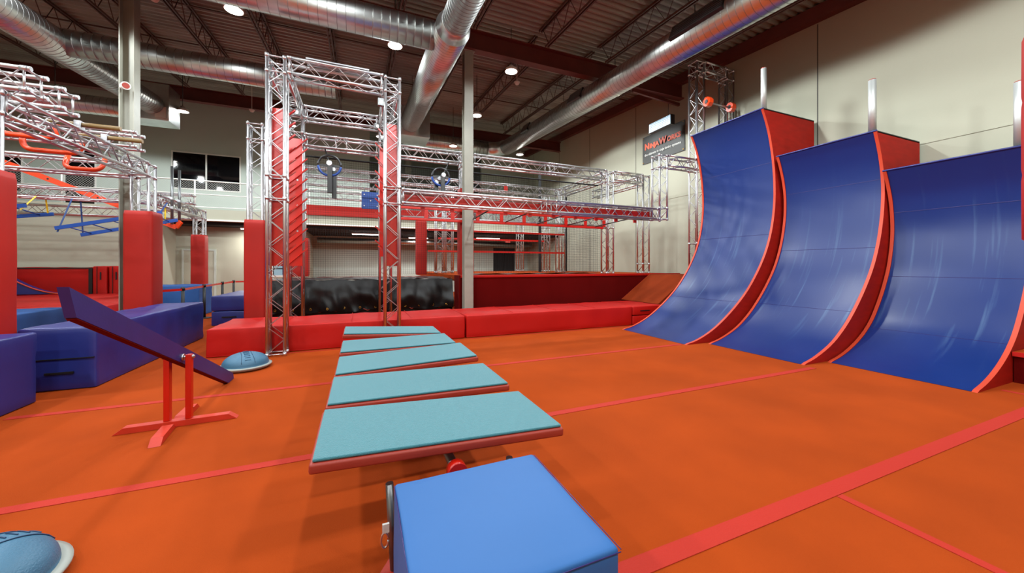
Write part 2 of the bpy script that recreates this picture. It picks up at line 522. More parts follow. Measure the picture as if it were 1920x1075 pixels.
# columns
def steel_column(x, y, wd, z1, label):
    t = thing('steel_column', (x, y, 0), label, 'column')
    h = wd / 2
    MB().box(x - h, x + h, y - h, y - h + .018, 0, z1).build('flange', M['column'], t)
    MB().box(x - h, x + h, y + h - .018, y + h, 0, z1).build('flange', M['column'], t)
    MB().box(x - .01, x + .01, y - h + .018, y + h - .018, 0, z1).build('web', M['column'], t)
    MB().box(x - h - .03, x + h + .03, y - h - .03, y + h + .03, z1, z1 + .02).build('cap_plate', M['column'], t)
    return t
def steel_column_y(x, y, wd, z1, label):
    t = thing('steel_column', (x, y, 0), label, 'column')
    h = wd / 2
    MB().box(x - h, x - h + .018, y - h, y + h, 0, z1).build('flange', M['column'], t)
    MB().box(x + h - .018, x + h, y - h, y + h, 0, z1).build('flange', M['column'], t)
    MB().box(x - h + .018, x + h - .018, y - .01, y + .01, 0, z1).build('web', M['column'], t)
    return t
steel_column_y(-4.37, 9.95, .235, roof_z(9.9) - .05, 'pale grey steel column on the left behind the red pad')
steel_column(2.49, 8.87, .225, 6.82, 'pale grey steel column in the middle, standing behind the long red mats')

# ================================================================ LIGHTS
def bay_light(x, y, z, label, power=LAMP_POWER):
    t = thing('ceiling_light', (x, y, z), label, 'ceiling light', 'round high bay lights under the roof')
    MB().lathe((x, y, z), [(.0, .16), (.05, .16), (.07, .10), (.15, .07), (.17, .0), (.155, -.005), (.155, .0)], 24).build('housing', M['white'], t)
    MB().lathe((x, y, z), [(.155, .002), (.10, -.012), (.0001, -.016)], 24).build('lens', M['lampglow'], t)
    MB().tube((x, y, z + .16), (x, y, roof_z(y) - .02), .01, 6).build('hanger_rod', M['blackmetal'], t)
    ld = bpy.data.lights.new('ceiling_light_lamp', 'SPOT')
    ld.spot_size = math.radians(168)
    ld.spot_blend = .16
    ld.shadow_soft_size = .13
    ld.energy = power
    ld.color = (.90, .97, 1.0)
    lo = bpy.data.objects.new('ceiling_light_lamp', ld)
    COL.objects.link(lo)
    lo.parent = t
    lo.location = (0, 0, -.16)
    return t
rows = [(-2.6, ''), (1.8, ''), (5.83, 'near row'), (8.85, 'row beside the red girder'), (11.9, 'middle row'), (15.3, 'far row')]  # first two rows are out of view, added to light the hall
cols = [-8.4, -5.4, -2.32, .75, 3.66, 6.75]
cn = ['first', 'second', 'third', 'fourth', 'fifth', 'sixth']
for yi, (y, rn) in enumerate(rows):
    for xi, x in enumerate(cols):
        if yi == 4 and xi in (1, 2, 3): continue
        z = min(6.6 if y > 8 else 6.62, roof_z(y) - .3)
        if yi == 4 and xi == 5: x, z = 7.05, 6.95  # extra lamp hidden by the duct, added to brighten the right wall
        rn2 = rn or ('row added over the camera' if yi == 1 else 'row added behind the camera')
        if yi == 3 and xi == 5: x = 7.0
        bay_light(x, y, z, 'round white high bay light in the %s, %s from the left' % (rn2, cn[xi]))

# under-mezzanine tube lights
def tube_light(x0, x1, y, z, label):
    t = thing('tube_light', ((x0 + x1) / 2, y, z), label, 'tube light', 'white tube lights under the mezzanine')
    MB().box(x0, x1, y - .06, y + .06, z + .03, z + .07).build('housing', M['white'], t)
    MB().box(x0 + .02, x1 - .02, y - .05, y + .05, z, z + .03).build('diffuser', M['tubeglow'], t)
    ld = bpy.data.lights.new('tube_lamp', 'AREA')
    ld.shape = 'RECTANGLE'; ld.size = x1 - x0; ld.size_y = .1; ld.energy = 55; ld.color = (1, .98, .95)
    lo = bpy.data.objects.new('tube_lamp', ld); COL.objects.link(lo); lo.parent = t; lo.location = (0, 0, -.02)
tube_light(-4.35, -3.2, 17.4, 2.95, 'long white tube light under the mezzanine, left of the red padded tower')
tube_light(-.35, .95, 18.3, 2.95, 'long white tube light under the mezzanine, seen between the salmon ladder towers')
tube_light(5.6, 6.9, 18.3, 2.93, 'long white tube light under the mezzanine, right of the grey column')
tube_light(2.3, 3.3, 19.4, 2.93, 'white tube light under the mezzanine, just left of the grey column')
pipe = thing('ceiling_duct', (4, 19.8, 2.75), 'thin metal duct under the mezzanine behind the tube lights', 'duct')
MB().path([(-1.9, 19.8, 2.75), (9.5, 19.8, 2.75)], .13, 16).build('duct_body', M['duct'], pipe)
for x in (0, 3, 6, 9):
    MB().tube((x, 19.8, 2.87), (x, 19.8, 3.05), .01, 6).build('hanger', M['greypipe'], pipe)

# ================================================================ DUCTS
def duct_ribs(mb, pts, r, pitch=.1, n=36):
    """plain round duct along a polyline; the spiral seams are collected in SEAMS and built as a part"""
    pts = [Vector(p) for p in pts]
    mb.path(pts, r, n)
    sm = MB()
    for a, b in zip(pts[:-1], pts[1:]):
        L = (b - a).length
        d = (b - a).normalized()
        m = max(1, int(L / pitch))
        for i in range(m):
            p = a.lerp(b, (i + .5) / m)
            q = p + d * pitch * .35
            ring = []
            sm.path([p - d * .006, p - d * .003, p + d * .003, p + d * .006], r, n, caps=False, rs=[r - .001, r + .0035, r + .0035, r - .001])
    SEAMS.append(sm)
    return mb
SEAMS = []
def flush_seams(parent):
    for sm in SEAMS:
        sm.build('spiral_seam', M['seam_metal'], parent, fix=False)
    SEAMS.clear()
def dz(y, z8=6.3):
    return z8 + .08 * (y - 8.75)

d1 = thing('ventilation_duct', (6.23, 9, 6.3), 'long round galvanised duct running along the right side under the roof', 'duct')
XD = 6.23
mb = MB(); duct_ribs(mb, [(XD, 1.5, 6.4 + .08 * (1.5 - 8.66)), (XD, 15.6, 6.4 + .08 * (15.6 - 8.66))], .325, .13)
mb.build('duct_body', M['duct'], d1)
z_e = 6.4 + .08 * (16.3 - 8.66)
el = [(XD, 15.6, z_e - .05)] + [(XD - .7 + .7 * math.cos(a), 15.6 + .7 * math.sin(a), z_e) for a in [PI / 2 * q / 6 for q in range(1, 7)]] 
MB().path(el, .325, 28).build('elbow', M['duct'], d1)
mb = MB(); duct_ribs(mb, [(XD - .7, 16.3, z_e), (1.7, 16.3, z_e)], .31, .16)
mb.build('cross_duct', M['duct'], d1)
flush_seams(d1)
for y0, y1 in ((4.5, 5.7), (9.0, 9.7), (12.6, 13.2)):
    ym = (y0 + y1) / 2
    c = Vector((XD, ym, 6.4 + .08 * (ym - 8.66)))
    a = math.radians(158)
    nrm = Vector((math.cos(a), 0, math.sin(a)))
    up = Vector((-math.sin(a), 0, math.cos(a)))
    T = Matrix((nrm, Vector((0, 1, .08)).normalized(), up)).transposed().to_4x4()
    T.translation = c + nrm * .30
    mb = MB().box(-.06, .05, -(y1 - y0) / 2, (y1 - y0) / 2, -.16, .16, T)
    gr = mb.build('vent_grille', M['blackmetal'], d1)
    mb = MB()
    for q in range(6):
        zz = -.13 + q * .052
        mb.box(.05, .056, -(y1 - y0) / 2 + .02, (y1 - y0) / 2 - .02, zz, zz + .012, T)
    mb.build('louver', M['greypipe'], gr)

d2 = thing('ventilation_duct', (1.65, 9, 6.2), 'round galvanised duct overhead in the centre, with a flared collar and a side branch', 'duct')
mb = MB(); duct_ribs(mb, [(1.66, 6.95, dz(6.95, 6.24)), (1.66, 13.4, dz(13.4, 6.24))], .335, .105)
mb.build('duct_body', M['duct'], d2)
mb = MB(); mb.path([(1.66, 6.7, dz(6.7, 6.24)), (1.66, 6.72, dz(6.72, 6.24)), (1.66, 6.95, dz(6.95, 6.24))], .3, 32, rs=[.26, .275, .34])
mb.build('reducer', M['duct'], d2)
mb = MB(); duct_ribs(mb, [(1.66, 2.0, dz(2.0, 6.24)), (1.66, 6.7, dz(6.7, 6.24))], .265, .1)
mb.build('upstream_duct', M['duct'], d2)
mb = MB(); duct_ribs(mb, [(-5.62, 7.45, 6.17), (1.36, 7.45, 6.17)], .27, .15)
mb.build('branch_duct', M['duct'], d2)
flush_seams(d2)
MB().box(.95, 2.35, 13.4, 14.4, 6.15, 7.2).build('plenum_box', M['duct'], d2, bevel=.01)
mb = MB()
for q in range(4):
    mb.tube((1.66, 3 + q * 3.3, dz(3 + q * 3.3, 6.24) + .3), (1.66, 3 + q * 3.3, roof_z(3 + q * 3.3) - .05), .006, 5)
mb.build('hanger_wire', M['blackmetal'], d2)

d3 = thing('ventilation_duct', (-5.8, 11, 6.2), 'round galvanised duct in the top left corner running down to a plenum box', 'duct')
mb = MB(); duct_ribs(mb, [(-5.92, 6.3, dz(6.3, 6.02)), (-5.92, 14.6, dz(14.6, 6.02))], .31, .12)
mb.build('duct_body', M['duct'], d3)
mb = MB(); duct_ribs(mb, [(-5.75, 10.75, 6.22), (-.6, 10.75, 6.22)], .27, .15)
mb.build('branch_duct', M['duct'], d3)
flush_seams(d3)
MB().box(-6.6, -5.5, 14.62, 15.4, 6.02, 7.15).build('plenum_box', M['duct'], d3, bevel=.01)
MB().box(-5.82, -5.56, 14.58, 14.618, 6.08, 6.42).build('register', M['white'], d3)
mb = MB(); duct_ribs(mb, [(-12.6, 15.0, 6.35), (-6.62, 15.0, 6.35)], .27, .15)
d4 = thing('ventilation_duct', (-9, 15.0, 6.1), 'round galvanised duct far left, entering the plenum box from the left', 'duct')
mb.build('duct_body', M['duct'], d4)
flush_seams(d4)
mb = MB(); duct_ribs(mb, [(0.9, 24, 6.4), (9.2, 24, 6.4)], .35, .2)
d5 = thing('ventilation_duct', (5, 24, 6.4), 'large round duct seen through the upper opening beyond the wheels', 'duct')
mb.build('duct_body', M['duct'], d5)
flush_seams(d5)
for x in (2, 5, 8):
    MB().tube((x, 24, 6.74), (x, 24, roof_z(24) - .01), .01, 6).build('hanger', M['greypipe'], d5)
steel_column(2.6, 22.3, .35, 8.6, 'pale column far back in the upper opening')

# security camera, horn, detectors
c1 = thing('security_camera', (-4.3, 9.80, 5.1), 'pinkish bullet camera mounted high on the left steel column', 'camera')
MB().tube((-4.42, 9.82, 5.12), (-4.25, 9.55, 5.05), .05, 16, r1=.075).build('camera_body', M['white'], c1)
MB().tube((-4.254, 9.556, 5.051), (-4.247, 9.545, 5.049), .055, 16).build('lens', M['terracotta'], c1)
for (x, y, z, lb) in ((-3.84, 9.6, 6.9, 'white loudspeaker horn hanging from a joist beside the left column'), (4.28, 9.9, 6.9, 'small white dome detector beside the bright light above the centre'), (-3.47, 15.2, 6.9, 'small white dome detector left of the salmon ladder frame, under the far girder')):
    t = thing('dome_detector', (x, y, z), lb, 'detector')
    MB().lathe((x, y, z), [(.0001, -.05), (.05, -.04), (.07, 0), (.09, .03), (.0001, .04)], 20).build('dome', M['white'], t)
    MB().tube((x, y, z + .03), (x, y, roof_z(y) - .05), .008, 6).build('stem', M['white'], t)

# ================================================================ TRUSSES
TW = .25
def truss_geo(p0, p1, W=TW, r=.025, rd=.0085, pitch=None, ends=True, pins=False):
    """returns (chords[4], faces[4] lacing paths, frames) for a box truss on centreline p0->p1"""
    p0 = Vector(p0); p1 = Vector(p1)
    d = p1 - p0; L = d.length; d.normalize()
    a = Vector((0, 0, 1)) if abs(d.z) < .5 else Vector((1, 0, 0))
    u = d.cross(a).normalized(); v = d.cross(u).normalized()
    h = W / 2
    cor = [u * (-h) + v * (-h), u * h + v * (-h), u * h + v * h, u * (-h) + v * h]
    chords = [(p0 + c, p1 + c) for c in cor]
    n = max(2, int(round(L / (pitch or W * .95))))
    if n % 2: n += 1
    faces = []
    m = .05
    for i in range(4):
        c0, c1 = cor[i], cor[(i + 1) % 4]
        pts = []
        for k in range(n + 1):
            s = m + (L - 2 * m) * k / n
            odd = (k + (i // 2)) % 2
            pts.append(p0 + d * s + (c0 if odd else c1))
        faces.append(pts)
    return d, u, v, cor, chords, faces, L

def truss(name, label, p0, p1, cat='truss', group=None, pins=False, rings=(), W=TW, r=.025, caps_dark=True):
    p0 = Vector(p0); p1 = Vector(p1)
    base = p0 if p0.z <= p1.z else p1
    t = thing(name, tuple(base), label, cat, group)
    d, u, v, cor, chords, faces, L = truss_geo(p0, p1, W, r)
    for a, b in chords:
        mb = MB().tube(a, b, r, 10)
        if pins:
            mb.tube(b, b + d * .03, r * 1.15, 10)
            mb.tube(b + d * .001, b + d * .031, r * .5, 8)
        mb.build('chord', M['alu'], t)
    for pts in faces:
        MB().path(pts, .0098, 6).build('lacing', M['alu'], t)
    for s in [.03, L - .03] + list(rings):
        mb = MB()
        q = [p0 + d * s + c for c in cor]
        for i in range(4):
            mb.tube(q[i], q[(i + 1) % 4], .013, 6)
        for i in range(4):
            mb.tube(q[i] - d * .03, q[i] + d * .03, r * 1.22, 10)
        mb.build('end_frame', M['alu'], t)
    return t

H = TW / 2 + .025            # half the outside of a truss
ZT = 4.99 - .125             # centre height of top beams (salmon frame)
ZN = 2.81                    # centre height of low beams
ZL = 4.26                    # centre height of the long rear row
FX0, FX1 = -1.285, .555
FYF, FYB = 7.205, 9.20
ring_t = (2.68, 2.95, 4.70)
truss('truss_tower', 'front left truss tower of the salmon ladder frame, its foot beside the far half ball', (FX0, FYF, 0), (FX0, FYF, 5.0), 'truss tower', rings=(2.62, 3.0, 4.72))
truss('truss_tower', 'front right truss tower of the salmon ladder frame, behind the farthest teal platform', (FX1, FYF, 0), (FX1, FYF, 5.0), 'truss tower', rings=(2.66, 2.96, 4.72))
truss('truss_tower', 'rear left truss tower of the salmon ladder frame, in front of the black airbag', (FX0, FYB, 0), (FX0, FYB, 5.0), 'truss tower', rings=(4.1, 4.4, 4.72))
truss('truss_tower', 'rear right truss tower of the salmon ladder frame, partly hidden by the front right one', (FX1, FYB, 0), (FX1, FYB, 5.0), 'truss tower', rings=(2.66, 2.96, 4.1, 4.4, 4.72))
truss('truss_beam', 'topmost front truss beam joining the two front towers of the salmon ladder frame', (FX0 + H + .01, FYF, ZT), (FX1 - H - .01, FYF, ZT))
truss('truss_beam', 'topmost rear truss beam joining the two rear towers of the salmon ladder frame', (FX0 + H + .01, FYB, ZT), (FX1 - H - .01, FYB, ZT))
truss('truss_beam', 'top left side truss beam of the salmon ladder frame, running front to back', (FX0, FYF + H + .01, ZT), (FX0, FYB - H - .01, ZT))
truss('truss_beam', 'top right side truss beam of the salmon ladder frame, running front to back', (FX1, FYF + H + .01, ZT), (FX1, FYB - H - .01, ZT))
mb = MB().box(-.85, .15, FYF - .15, FYF + .1, 5.02, 5.04)
tag(mb.build('shelf_plank', M['alu_dark'], loc=(-.35, FYF, 5.02)), 'thin flat metal plank lying on the topmost front truss beam', 'plank')

# long near beam and its rise to the tall tower
XN1 = 7.10
truss('truss_beam', 'long low front truss beam, running right from the salmon ladder frame', (FX1 + H + .01, FYF, ZN), (XN1 - H - .01, FYF, ZN), rings=(3.05, 3.3))
truss('truss_tower', 'short hanging truss post at the right end of the long low front beam', (XN1, FYF, 2.66), (XN1, FYF, 4.34), 'truss tower', rings=(.31, 1.35))
truss('truss_beam', 'short truss beam from the hanging post to the tall tower beside the banner', (XN1 + H + .01, FYF, 4.2), (8.40 - H - .01, FYF, 4.2))
truss('truss_tower', 'tallest truss tower, left leg of the peg bar frame next to the banner', (8.40, FYF, 0), (8.40, FYF, 7.0), 'truss tower', rings=(2.1, 4.06, 4.34, 6.7), group=None)
truss('truss_tower', 'right leg of the tall peg bar frame, close to the wall behind the left ramp', (9.55, FYF, 0), (9.55, FYF, 7.0), 'truss tower', rings=(4.5, 6.7))
truss('truss_beam', 'top truss beam of the peg bar frame high beside the wall', (8.40 + H + .01, FYF, 6.87), (9.55 - H - .01, FYF, 6.87))

# rear row
truss('truss_tower', 'truss tower rising out of a red pad, left of the salmon ladder frame', (-2.02, FYB + .02, 0), (-2.02, FYB + .02, 4.5), 'truss tower', rings=(4.15,))
truss('truss_tower', 'truss tower behind the middle steel column, above a red pad', (2.55, FYB + .12, 1.27), (2.55, FYB + .12, 4.4), 'truss tower', rings=(1.4, 2.8))
truss('truss_tower', 'truss tower on the front edge of the red deck, where side beam meets rear beam', (7.02, FYB + .04, 1.257), (7.02, FYB + .04, 4.4), 'truss tower', rings=(1.4, 1.7, 2.8))
truss('truss_tower', 'truss tower standing at the head of the orange ramp near the right wall', (8.42, FYB + .04, 1.257), (8.42, FYB + .04, 4.4), 'truss tower', rings=(.3, 2.0, 3.1))
truss('truss_beam', 'short truss beam from the padded tower to the salmon ladder frame', (-2.02 + H + .01, FYB, ZL), (FX0 - H - .01, FYB, ZL))
truss('truss_beam', 'rear truss beam behind the left wheel, between the rear salmon ladder towers', (FX0 + H + .01, FYB, ZL), (FX1 - H - .01, FYB, ZL), rings=(.62, .84))
truss('truss_beam', 'truss beam behind the right wheel, between the salmon ladder frame and the middle column', (FX1 + H + .01, FYB, ZL), (2.55 - H - .01, FYB, ZL))
truss('truss_beam', 'long rear truss beam right of the middle column, carrying the black net edge', (2.55 + H + .01, FYB, ZL), (7.02 - H - .01, FYB, ZL), rings=(2.2, 2.36))
truss('truss_beam', 'short truss beam between the deck edge tower and the ramp head tower', (7.02 + H + .01, FYB, ZL), (8.42 - H - .01, FYB, ZL))
truss('truss_beam', 'second low truss beam, behind the long low front one, with the hanging red rail', (FX1 + H + .01, FYB - .02, ZN), (7.02 - H - .01, FYB - .02, ZN), rings=(2.6,))
truss('truss_beam', 'truss beam running from the ramp head tower back along the wall', (8.42, FYB + H + .01, ZL), (8.42, 12.0 - .16, ZL))
truss('truss_beam', 'side truss beam running back from the deck edge tower, right end of the net cage', (7.02, FYB + H + .01, ZL), (7.02, 12.1 - H - .01, ZL))
# net cage, deeper rows
for (x, y, lb) in ((7.02, 12.1, 'truss tower at the rear right corner of the net cage'),
                   (2.45, 12.2, 'left of two slim truss towers standing close together behind the net'),
                   (2.80, 12.35, 'right of two slim truss towers standing close together behind the net'),
                   (-1.60, 12.1, 'truss tower behind the net, left end of the cage above the airbag'),
                   (7.02, 13.3, 'truss tower behind the net cage, just left of its rear corner tower'),
                   (7.02, 15.9, 'farthest truss tower seen through the net, right of the exit doors')):
    truss('truss_tower', lb, (x, y, 1.257), (x, y, 4.1 if x < 7 else 4.4), 'truss tower', rings=(1.8,), r=.022)
truss('truss_beam', 'second row truss beam inside the net cage', (-2.0, 12.1, ZL), (7.02 - H - .01, 12.1, ZL), rings=(4.2, 4.35), r=.022)
truss('truss_beam', 'third row truss beam inside the net cage', (-2.0, 13.4, ZL), (7.02 - H - .01, 13.4, ZL), r=.022)
truss('truss_beam', 'farthest row truss beam in front of the mezzanine', (-2.0, 15.9, ZL), (7.02 - H - .01, 15.9, ZL), r=.022)

# left rig
XA = -3.93
ZA = 3.385
truss('truss_tower', 'near left truss tower at the left edge, above a tall red pad', (XA, 6.0, 0), (XA, 6.0, ZA + .14), 'truss tower', rings=(ZA - .125,))
truss('truss_tower', 'left truss tower in front of the left steel column, above a red pad', (XA, 9.42, 0), (XA, 9.42, ZA + .14), 'truss tower', rings=(ZA - .125,))
truss('truss_beam', 'near left truss beam running front to back between the two padded left towers', (XA, 6.0 + H + .01, ZA), (XA, 9.42 - H - .01, ZA))
for (y, lb) in ((6.30, 'nearest open ended truss lying across the left rig at the left edge'), (6.84, 'second open ended truss lying across the left rig'), (8.52, 'third open ended truss lying across the left rig, in front of the left column')):
    truss('truss_beam', lb, (-11.5, y, ZA + .32), (-3.62, y, ZA + .32), pins=True, group='open ended trusses on top of the left rig')
truss('truss_beam', 'left cross truss ending at the left tower in front of the column', (-11.5, 9.42, ZA - .02), (XA - H - .01, 9.42, ZA - .02))
truss('truss_beam', 'left cross truss behind the steel column, above the blue ladders', (-11.5, 12.4, 3.26), (-4.88, 12.4, 3.26))
truss('truss_beam', 'rearmost left cross truss in front of the mezzanine', (-11.5, 15.5, 3.2), (-5.02 - H - .01, 15.5, 3.2), rings=(5.2,))
truss('truss_tower', 'left rear truss tower above a slim red pad, beyond the barrier', (-5.02, 15.5, 0), (-5.02, 15.5, 3.4), 'truss tower', rings=(3.1,))
truss('truss_beam', 'left truss beam running back beyond the column, with two dark poles clamped on', (-5.02, 12.4 + H + .01, 3.25), (-5.02, 15.5 - H - .01, 3.25))
truss('truss_beam', 'open ended truss lying across the rear left rig', (-11.5, 14.2, 3.55), (-4.75, 14.2, 3.55), pins=True, group='open ended trusses on top of the left rig')

# ================================================================ PADS ON TOWERS
def pad(x0, x1, y0, y1, z0, z1, label, cl=.02, seams=4):
    """hollow wrapped pad: outer skin with soft corners, thickness inward"""
    t = thing('column_pad', ((x0 + x1) / 2, (y0 + y1) / 2, z0), label, 'column pad', 'red pads wrapped round towers')
    mb = MB()
    r = .045
    def ring(off, z):
        pts = []
        for cx, cy, a0 in ((x1 - r, y1 - r, 0), (x0 + r, y1 - r, 90), (x0 + r, y0 + r, 180), (x1 - r, y0 + r, 270)):
            for q in range(5):
                a = math.radians(a0 + q * 22.5)
                pts.append((cx + (r + off) * math.cos(a), cy + (r + off) * math.sin(a), z))
        return pts
    zs = []
    nz = max(6, int((z1 - z0) / .08))
    rows_ = []
    for i in range(nz + 1):
        z = z0 + (z1 - z0) * i / nz
        o = -.012 if i in (0, nz) else .004 * noise.noise(Vector((x0 * 3, z * 2.3, 0)))
        rows_.append(ring(o, z))
    th = .035
    inner = [[(x0 + th if p[0] < (x0 + x1) / 2 else x1 - th, y0 + th if p[1] < (y0 + y1) / 2 else y1 - th, p[2]) for p in rows_[-1]],
             [(x0 + th if p[0] < (x0 + x1) / 2 else x1 - th, y0 + th if p[1] < (y0 + y1) / 2 else y1 - th, p[2]) for p in rows_[0]]]
    allr = rows_ + inner
    n = 20
    vs = [p for rr in allr for p in rr]
    fs = []
    for j in range(len(allr) - 1):
        for i in range(n):
            fs.append((j * n + i, j * n + (i + 1) % n, (j + 1) * n + (i + 1) % n, (j + 1) * n + i))
    mb.add(vs, fs, True)
    mb.build('vinyl_cover', M['redpad'], t, fix=False)
    return t
pad(-4.15, -3.71, 5.79, 6.21, .0, 2.58, 'tall red pad round the near tower at the left edge')
pad(-4.15, -3.71, 9.20, 9.64, .0, 2.56, 'wide red pad round the left tower in front of the steel column')
pad(-5.21, -4.83, 15.31, 15.69, .0, 2.55, 'slim red pad round the left rear tower beyond the barrier')
pad(-2.21, -1.83, 9.03, 9.41, .0, 2.46, 'red pad left of the salmon ladder frame, behind the left end of the red mats')
pad(2.37, 2.74, 9.14, 9.50, 1.27, 3.5, 'red pad round the tower behind the middle steel column')
pad(1.80, 2.16, 12.9, 13.25, 1.2, 3.1, 'red padded post behind the net, left of the two slim towers')
pad(-1.80, -1.37, 11.88, 12.32, 1.2, 2.3, 'red pad behind the net, beside the lower left salmon ladder board')

# ================================================================ SALMON LADDER BOARDS
def salmon(x0, x1, yf, side, face, z0, z1, pitch, label):
    """board in an XZ plane; side=+1 slat tips stick out to +X; face=-1 slats on the camera side"""
    t = thing('salmon_ladder_board', ((x0 + x1) / 2, yf, z0), label, 'climbing board', 'red salmon ladder boards')
    MB().box(x0, x1, yf - .012, yf + .012, z0, z1).build('back_panel', M['redboard'], t, bevel=.003, seg=1)
    xi, xo = (x0, x1) if side > 0 else (x1, x0)
    z = z0 + .12
    ys = yf + face * .037
    while z + .02 < z1:
        a = Vector((xi, ys, z - .10)); b = Vector((xo + side * .10, ys, z + .26))
        if b.z > z1 + .22: break
        mb = MB().bar(a, b, .05, .022, up=(0, 0, 1))
        mb.build('slat', M['redboard'], t)
        z += pitch
    for zz in [z0 + .2 + q * .55 for q in range(int((z1 - z0) / .55))]:
        MB().tube(((x0 + x1) / 2 + side * .05, yf + face * .01, zz), ((x0 + x1) / 2 + side * .05, yf + face * .02, zz), .018, 12).build('bolt', M['alu_dark'], t)
salmon(-1.43, -1.15, 7.375, 1, 1, 1.5, 4.22, .215, 'red slatted salmon ladder board on the front left tower')
salmon(-1.43, -1.15, 9.03, 1, -1, 1.5, 4.24, .215, 'red slatted salmon ladder board on the rear left tower, its slats facing the camera')
salmon(.42, .70, 7.375, -1, 1, 1.5, 4.22, .32, 'red slatted salmon ladder board on the front right tower')
salmon(.42, .70, 9.03, -1, -1, 1.72, 4.24, .32, 'red slatted salmon ladder board on the rear right tower')

# flood lights on the frame; the two small ones are glowing lamp glints
for (x, y, z, lb) in ((.36, 7.15, 4.52, 'lamp glint made as floodlight under the top right corner of the salmon ladder frame'), (.36, 8.7, 4.62, 'boxy floodlight hanging inside the salmon ladder frame on the right'), (-1.19, 8.6, 4.64, 'lamp glint made as floodlight inside the salmon ladder frame on the left')):
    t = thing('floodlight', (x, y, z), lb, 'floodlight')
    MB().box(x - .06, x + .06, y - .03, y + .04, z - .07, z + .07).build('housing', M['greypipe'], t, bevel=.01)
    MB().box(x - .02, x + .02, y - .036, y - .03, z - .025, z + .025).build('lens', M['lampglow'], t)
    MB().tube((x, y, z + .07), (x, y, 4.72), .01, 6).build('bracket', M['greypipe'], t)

# ================================================================ RED RAILS ON THE LOW BEAMS
t = thing('hanging_rail', (3.6, FYF + .2, 2.6), 'long red peg rail bolted to the back of the long low front beam', 'climbing rail')
MB().box(.80, 7.0, FYF + .165, FYF + .20, 2.77, 2.90).build('rail', M['redboard'], t, bevel=.004, seg=1)
mb = MB()
x = 1.15
while x < 7.0:
    MB().box(x - .04, x + .04, FYF + .165, FYF + .20, 2.60, 2.768).build('tooth', M['redboard'], t)
    x += .59
t = thing('hanging_rail', (3.6, FYB - .2, 2.5), 'red ladder shaped rail hung on the front of the second low beam', 'climbing rail')
MB().box(.80, 6.7, FYB - .20, FYB - .165, 2.87, 2.95).build('top_rail', M['redboard'], t, bevel=.004, seg=1)
MB().box(.80, 6.7, FYB - .20, FYB - .165, 2.60, 2.66).build('bottom_rail', M['redboard'], t, bevel=.004, seg=1)
x = .83
while x < 6.75:
    MB().box(x - .045, x + .045, FYB - .199, FYB - .166, 2.665, 2.865).build('post', M['redboard'], t)
    x += .655
for i in range(5):
    x = 2.6 + i * .95
    mb = MB().tube((x, FYF + .22, 2.72), (x, FYB - .22, 2.66), .016, 8)
    tag(mb.build('climbing_rung', M['blackmetal'], loc=(x, 8.2, 2.7)), 'thin black rung bar between the two low beams, %s from the left' % NUMS[i], 'rung', 'black rungs between the low beams')

# ================================================================ WHEELS
def wheel(x, y, z, R_, anchor, hubs, bars, label):
    t = thing('spinning_wheel', (x, y, z), label, 'climbing wheel', 'half blue wheels on swinging arms')
    seg = lambda a0, a1: [(x + R_ * math.cos(a), y, z + R_ * math.sin(a)) for a in [math.radians(a0 + (a1 - a0) * q / 24) for q in range(25)]]
    MB().path(seg(0, 180), .024, 10).build('rim', M['blackmetal'], t)
    o = MB().path(seg(185, 355), .026, 10).build('grip', M['blueladder'], t)
    o['label'] = 'blue lower half of the rim'
    MB().box(x - R_, x + R_, y - .012, y + .012, z - .03, z + .02).build('spoke', M['blackmetal'], t)
    for hx, hy, hz in hubs:
        mb = MB().tube((x + hx, y + hy - .05, z + hz), (x + hx, y + hy + .05, z + hz), .055, 18)
        mb.tube((x + hx, y + hy - .06, z + hz), (x + hx, y + hy - .05, z + hz), .035, 12)
        mb.build('hub', M['alu_dark'], t)
    MB().tube((x + hubs[0][0], y - .06, z + hubs[0][2]), anchor, .014, 8).build('support_rod', M['blackmetal'], t)
    for bx, by, z0, z1 in bars:
        MB().box(x + bx - .05, x + bx + .05, y + by - .03, y + by + .03, z0, z1).build('swing_arm', M['blackmetal'], t, bevel=.01)
    return t
wheel(-.62, 9.0, 3.72, .225, (-.72, 9.12, 4.11), [(0, -.07, .03), (.06, .05, -.07)], [(.01, -.07, 3.10, 3.72), (.09, .03, 3.0, 3.62)], 'black and blue wheel hanging between the salmon ladder towers')
wheel(1.84, 9.0, 3.70, .215, (2.06, 9.12, 4.11), [(.05, -.07, .03), (-.03, .04, -.03), (-.09, .1, -.12)], [(.04, -.07, 2.95, 3.70), (-.09, .09, 2.98, 3.55)], 'black and blue wheel hanging left of the middle column')

# blue bolt-on panel
t = thing('bolted_square', (.36, 13.23, 3.4), 'small square blue board with pale bolts behind the net', 'board')
for bx in (.12, .52):
    MB().box(bx, bx + .03, 13.25, 13.26, 3.9, 4.13).build('hook', M['greypipe'], t)
MB().box(.05, .62, 13.21, 13.25, 3.42, 4.0).build('board', M['blueladder'], t, bevel=.006, seg=1)
for bx, bz in ((.13, 3.52), (.54, 3.52), (.33, 3.70), (.13, 3.9), (.54, 3.9)):
    MB().tube((bx, 13.19, bz), (bx, 13.21, bz), .02, 10).build('bolt', M['white'], t)

# thin red rails in the cage
for (x0, x1, y, z, lb) in ((2.0, 7.0, 12.0, 2.66, 'upper thin red rail behind the net'), (2.6, 6.88, 13.4, 2.50, 'middle thin red rail behind the net'), (2.0, 7.0, 12.0, 1.98, 'lowest thin red rail behind the net')):
    mb = MB().box(x0, x1, y - .05 - .2, y - .2, z - .03, z + .03)
    tag(mb.build('red_rail', M['redboard'], loc=((x0 + x1) / 2, y, z)), lb, 'rail', 'red rails inside the net cage')

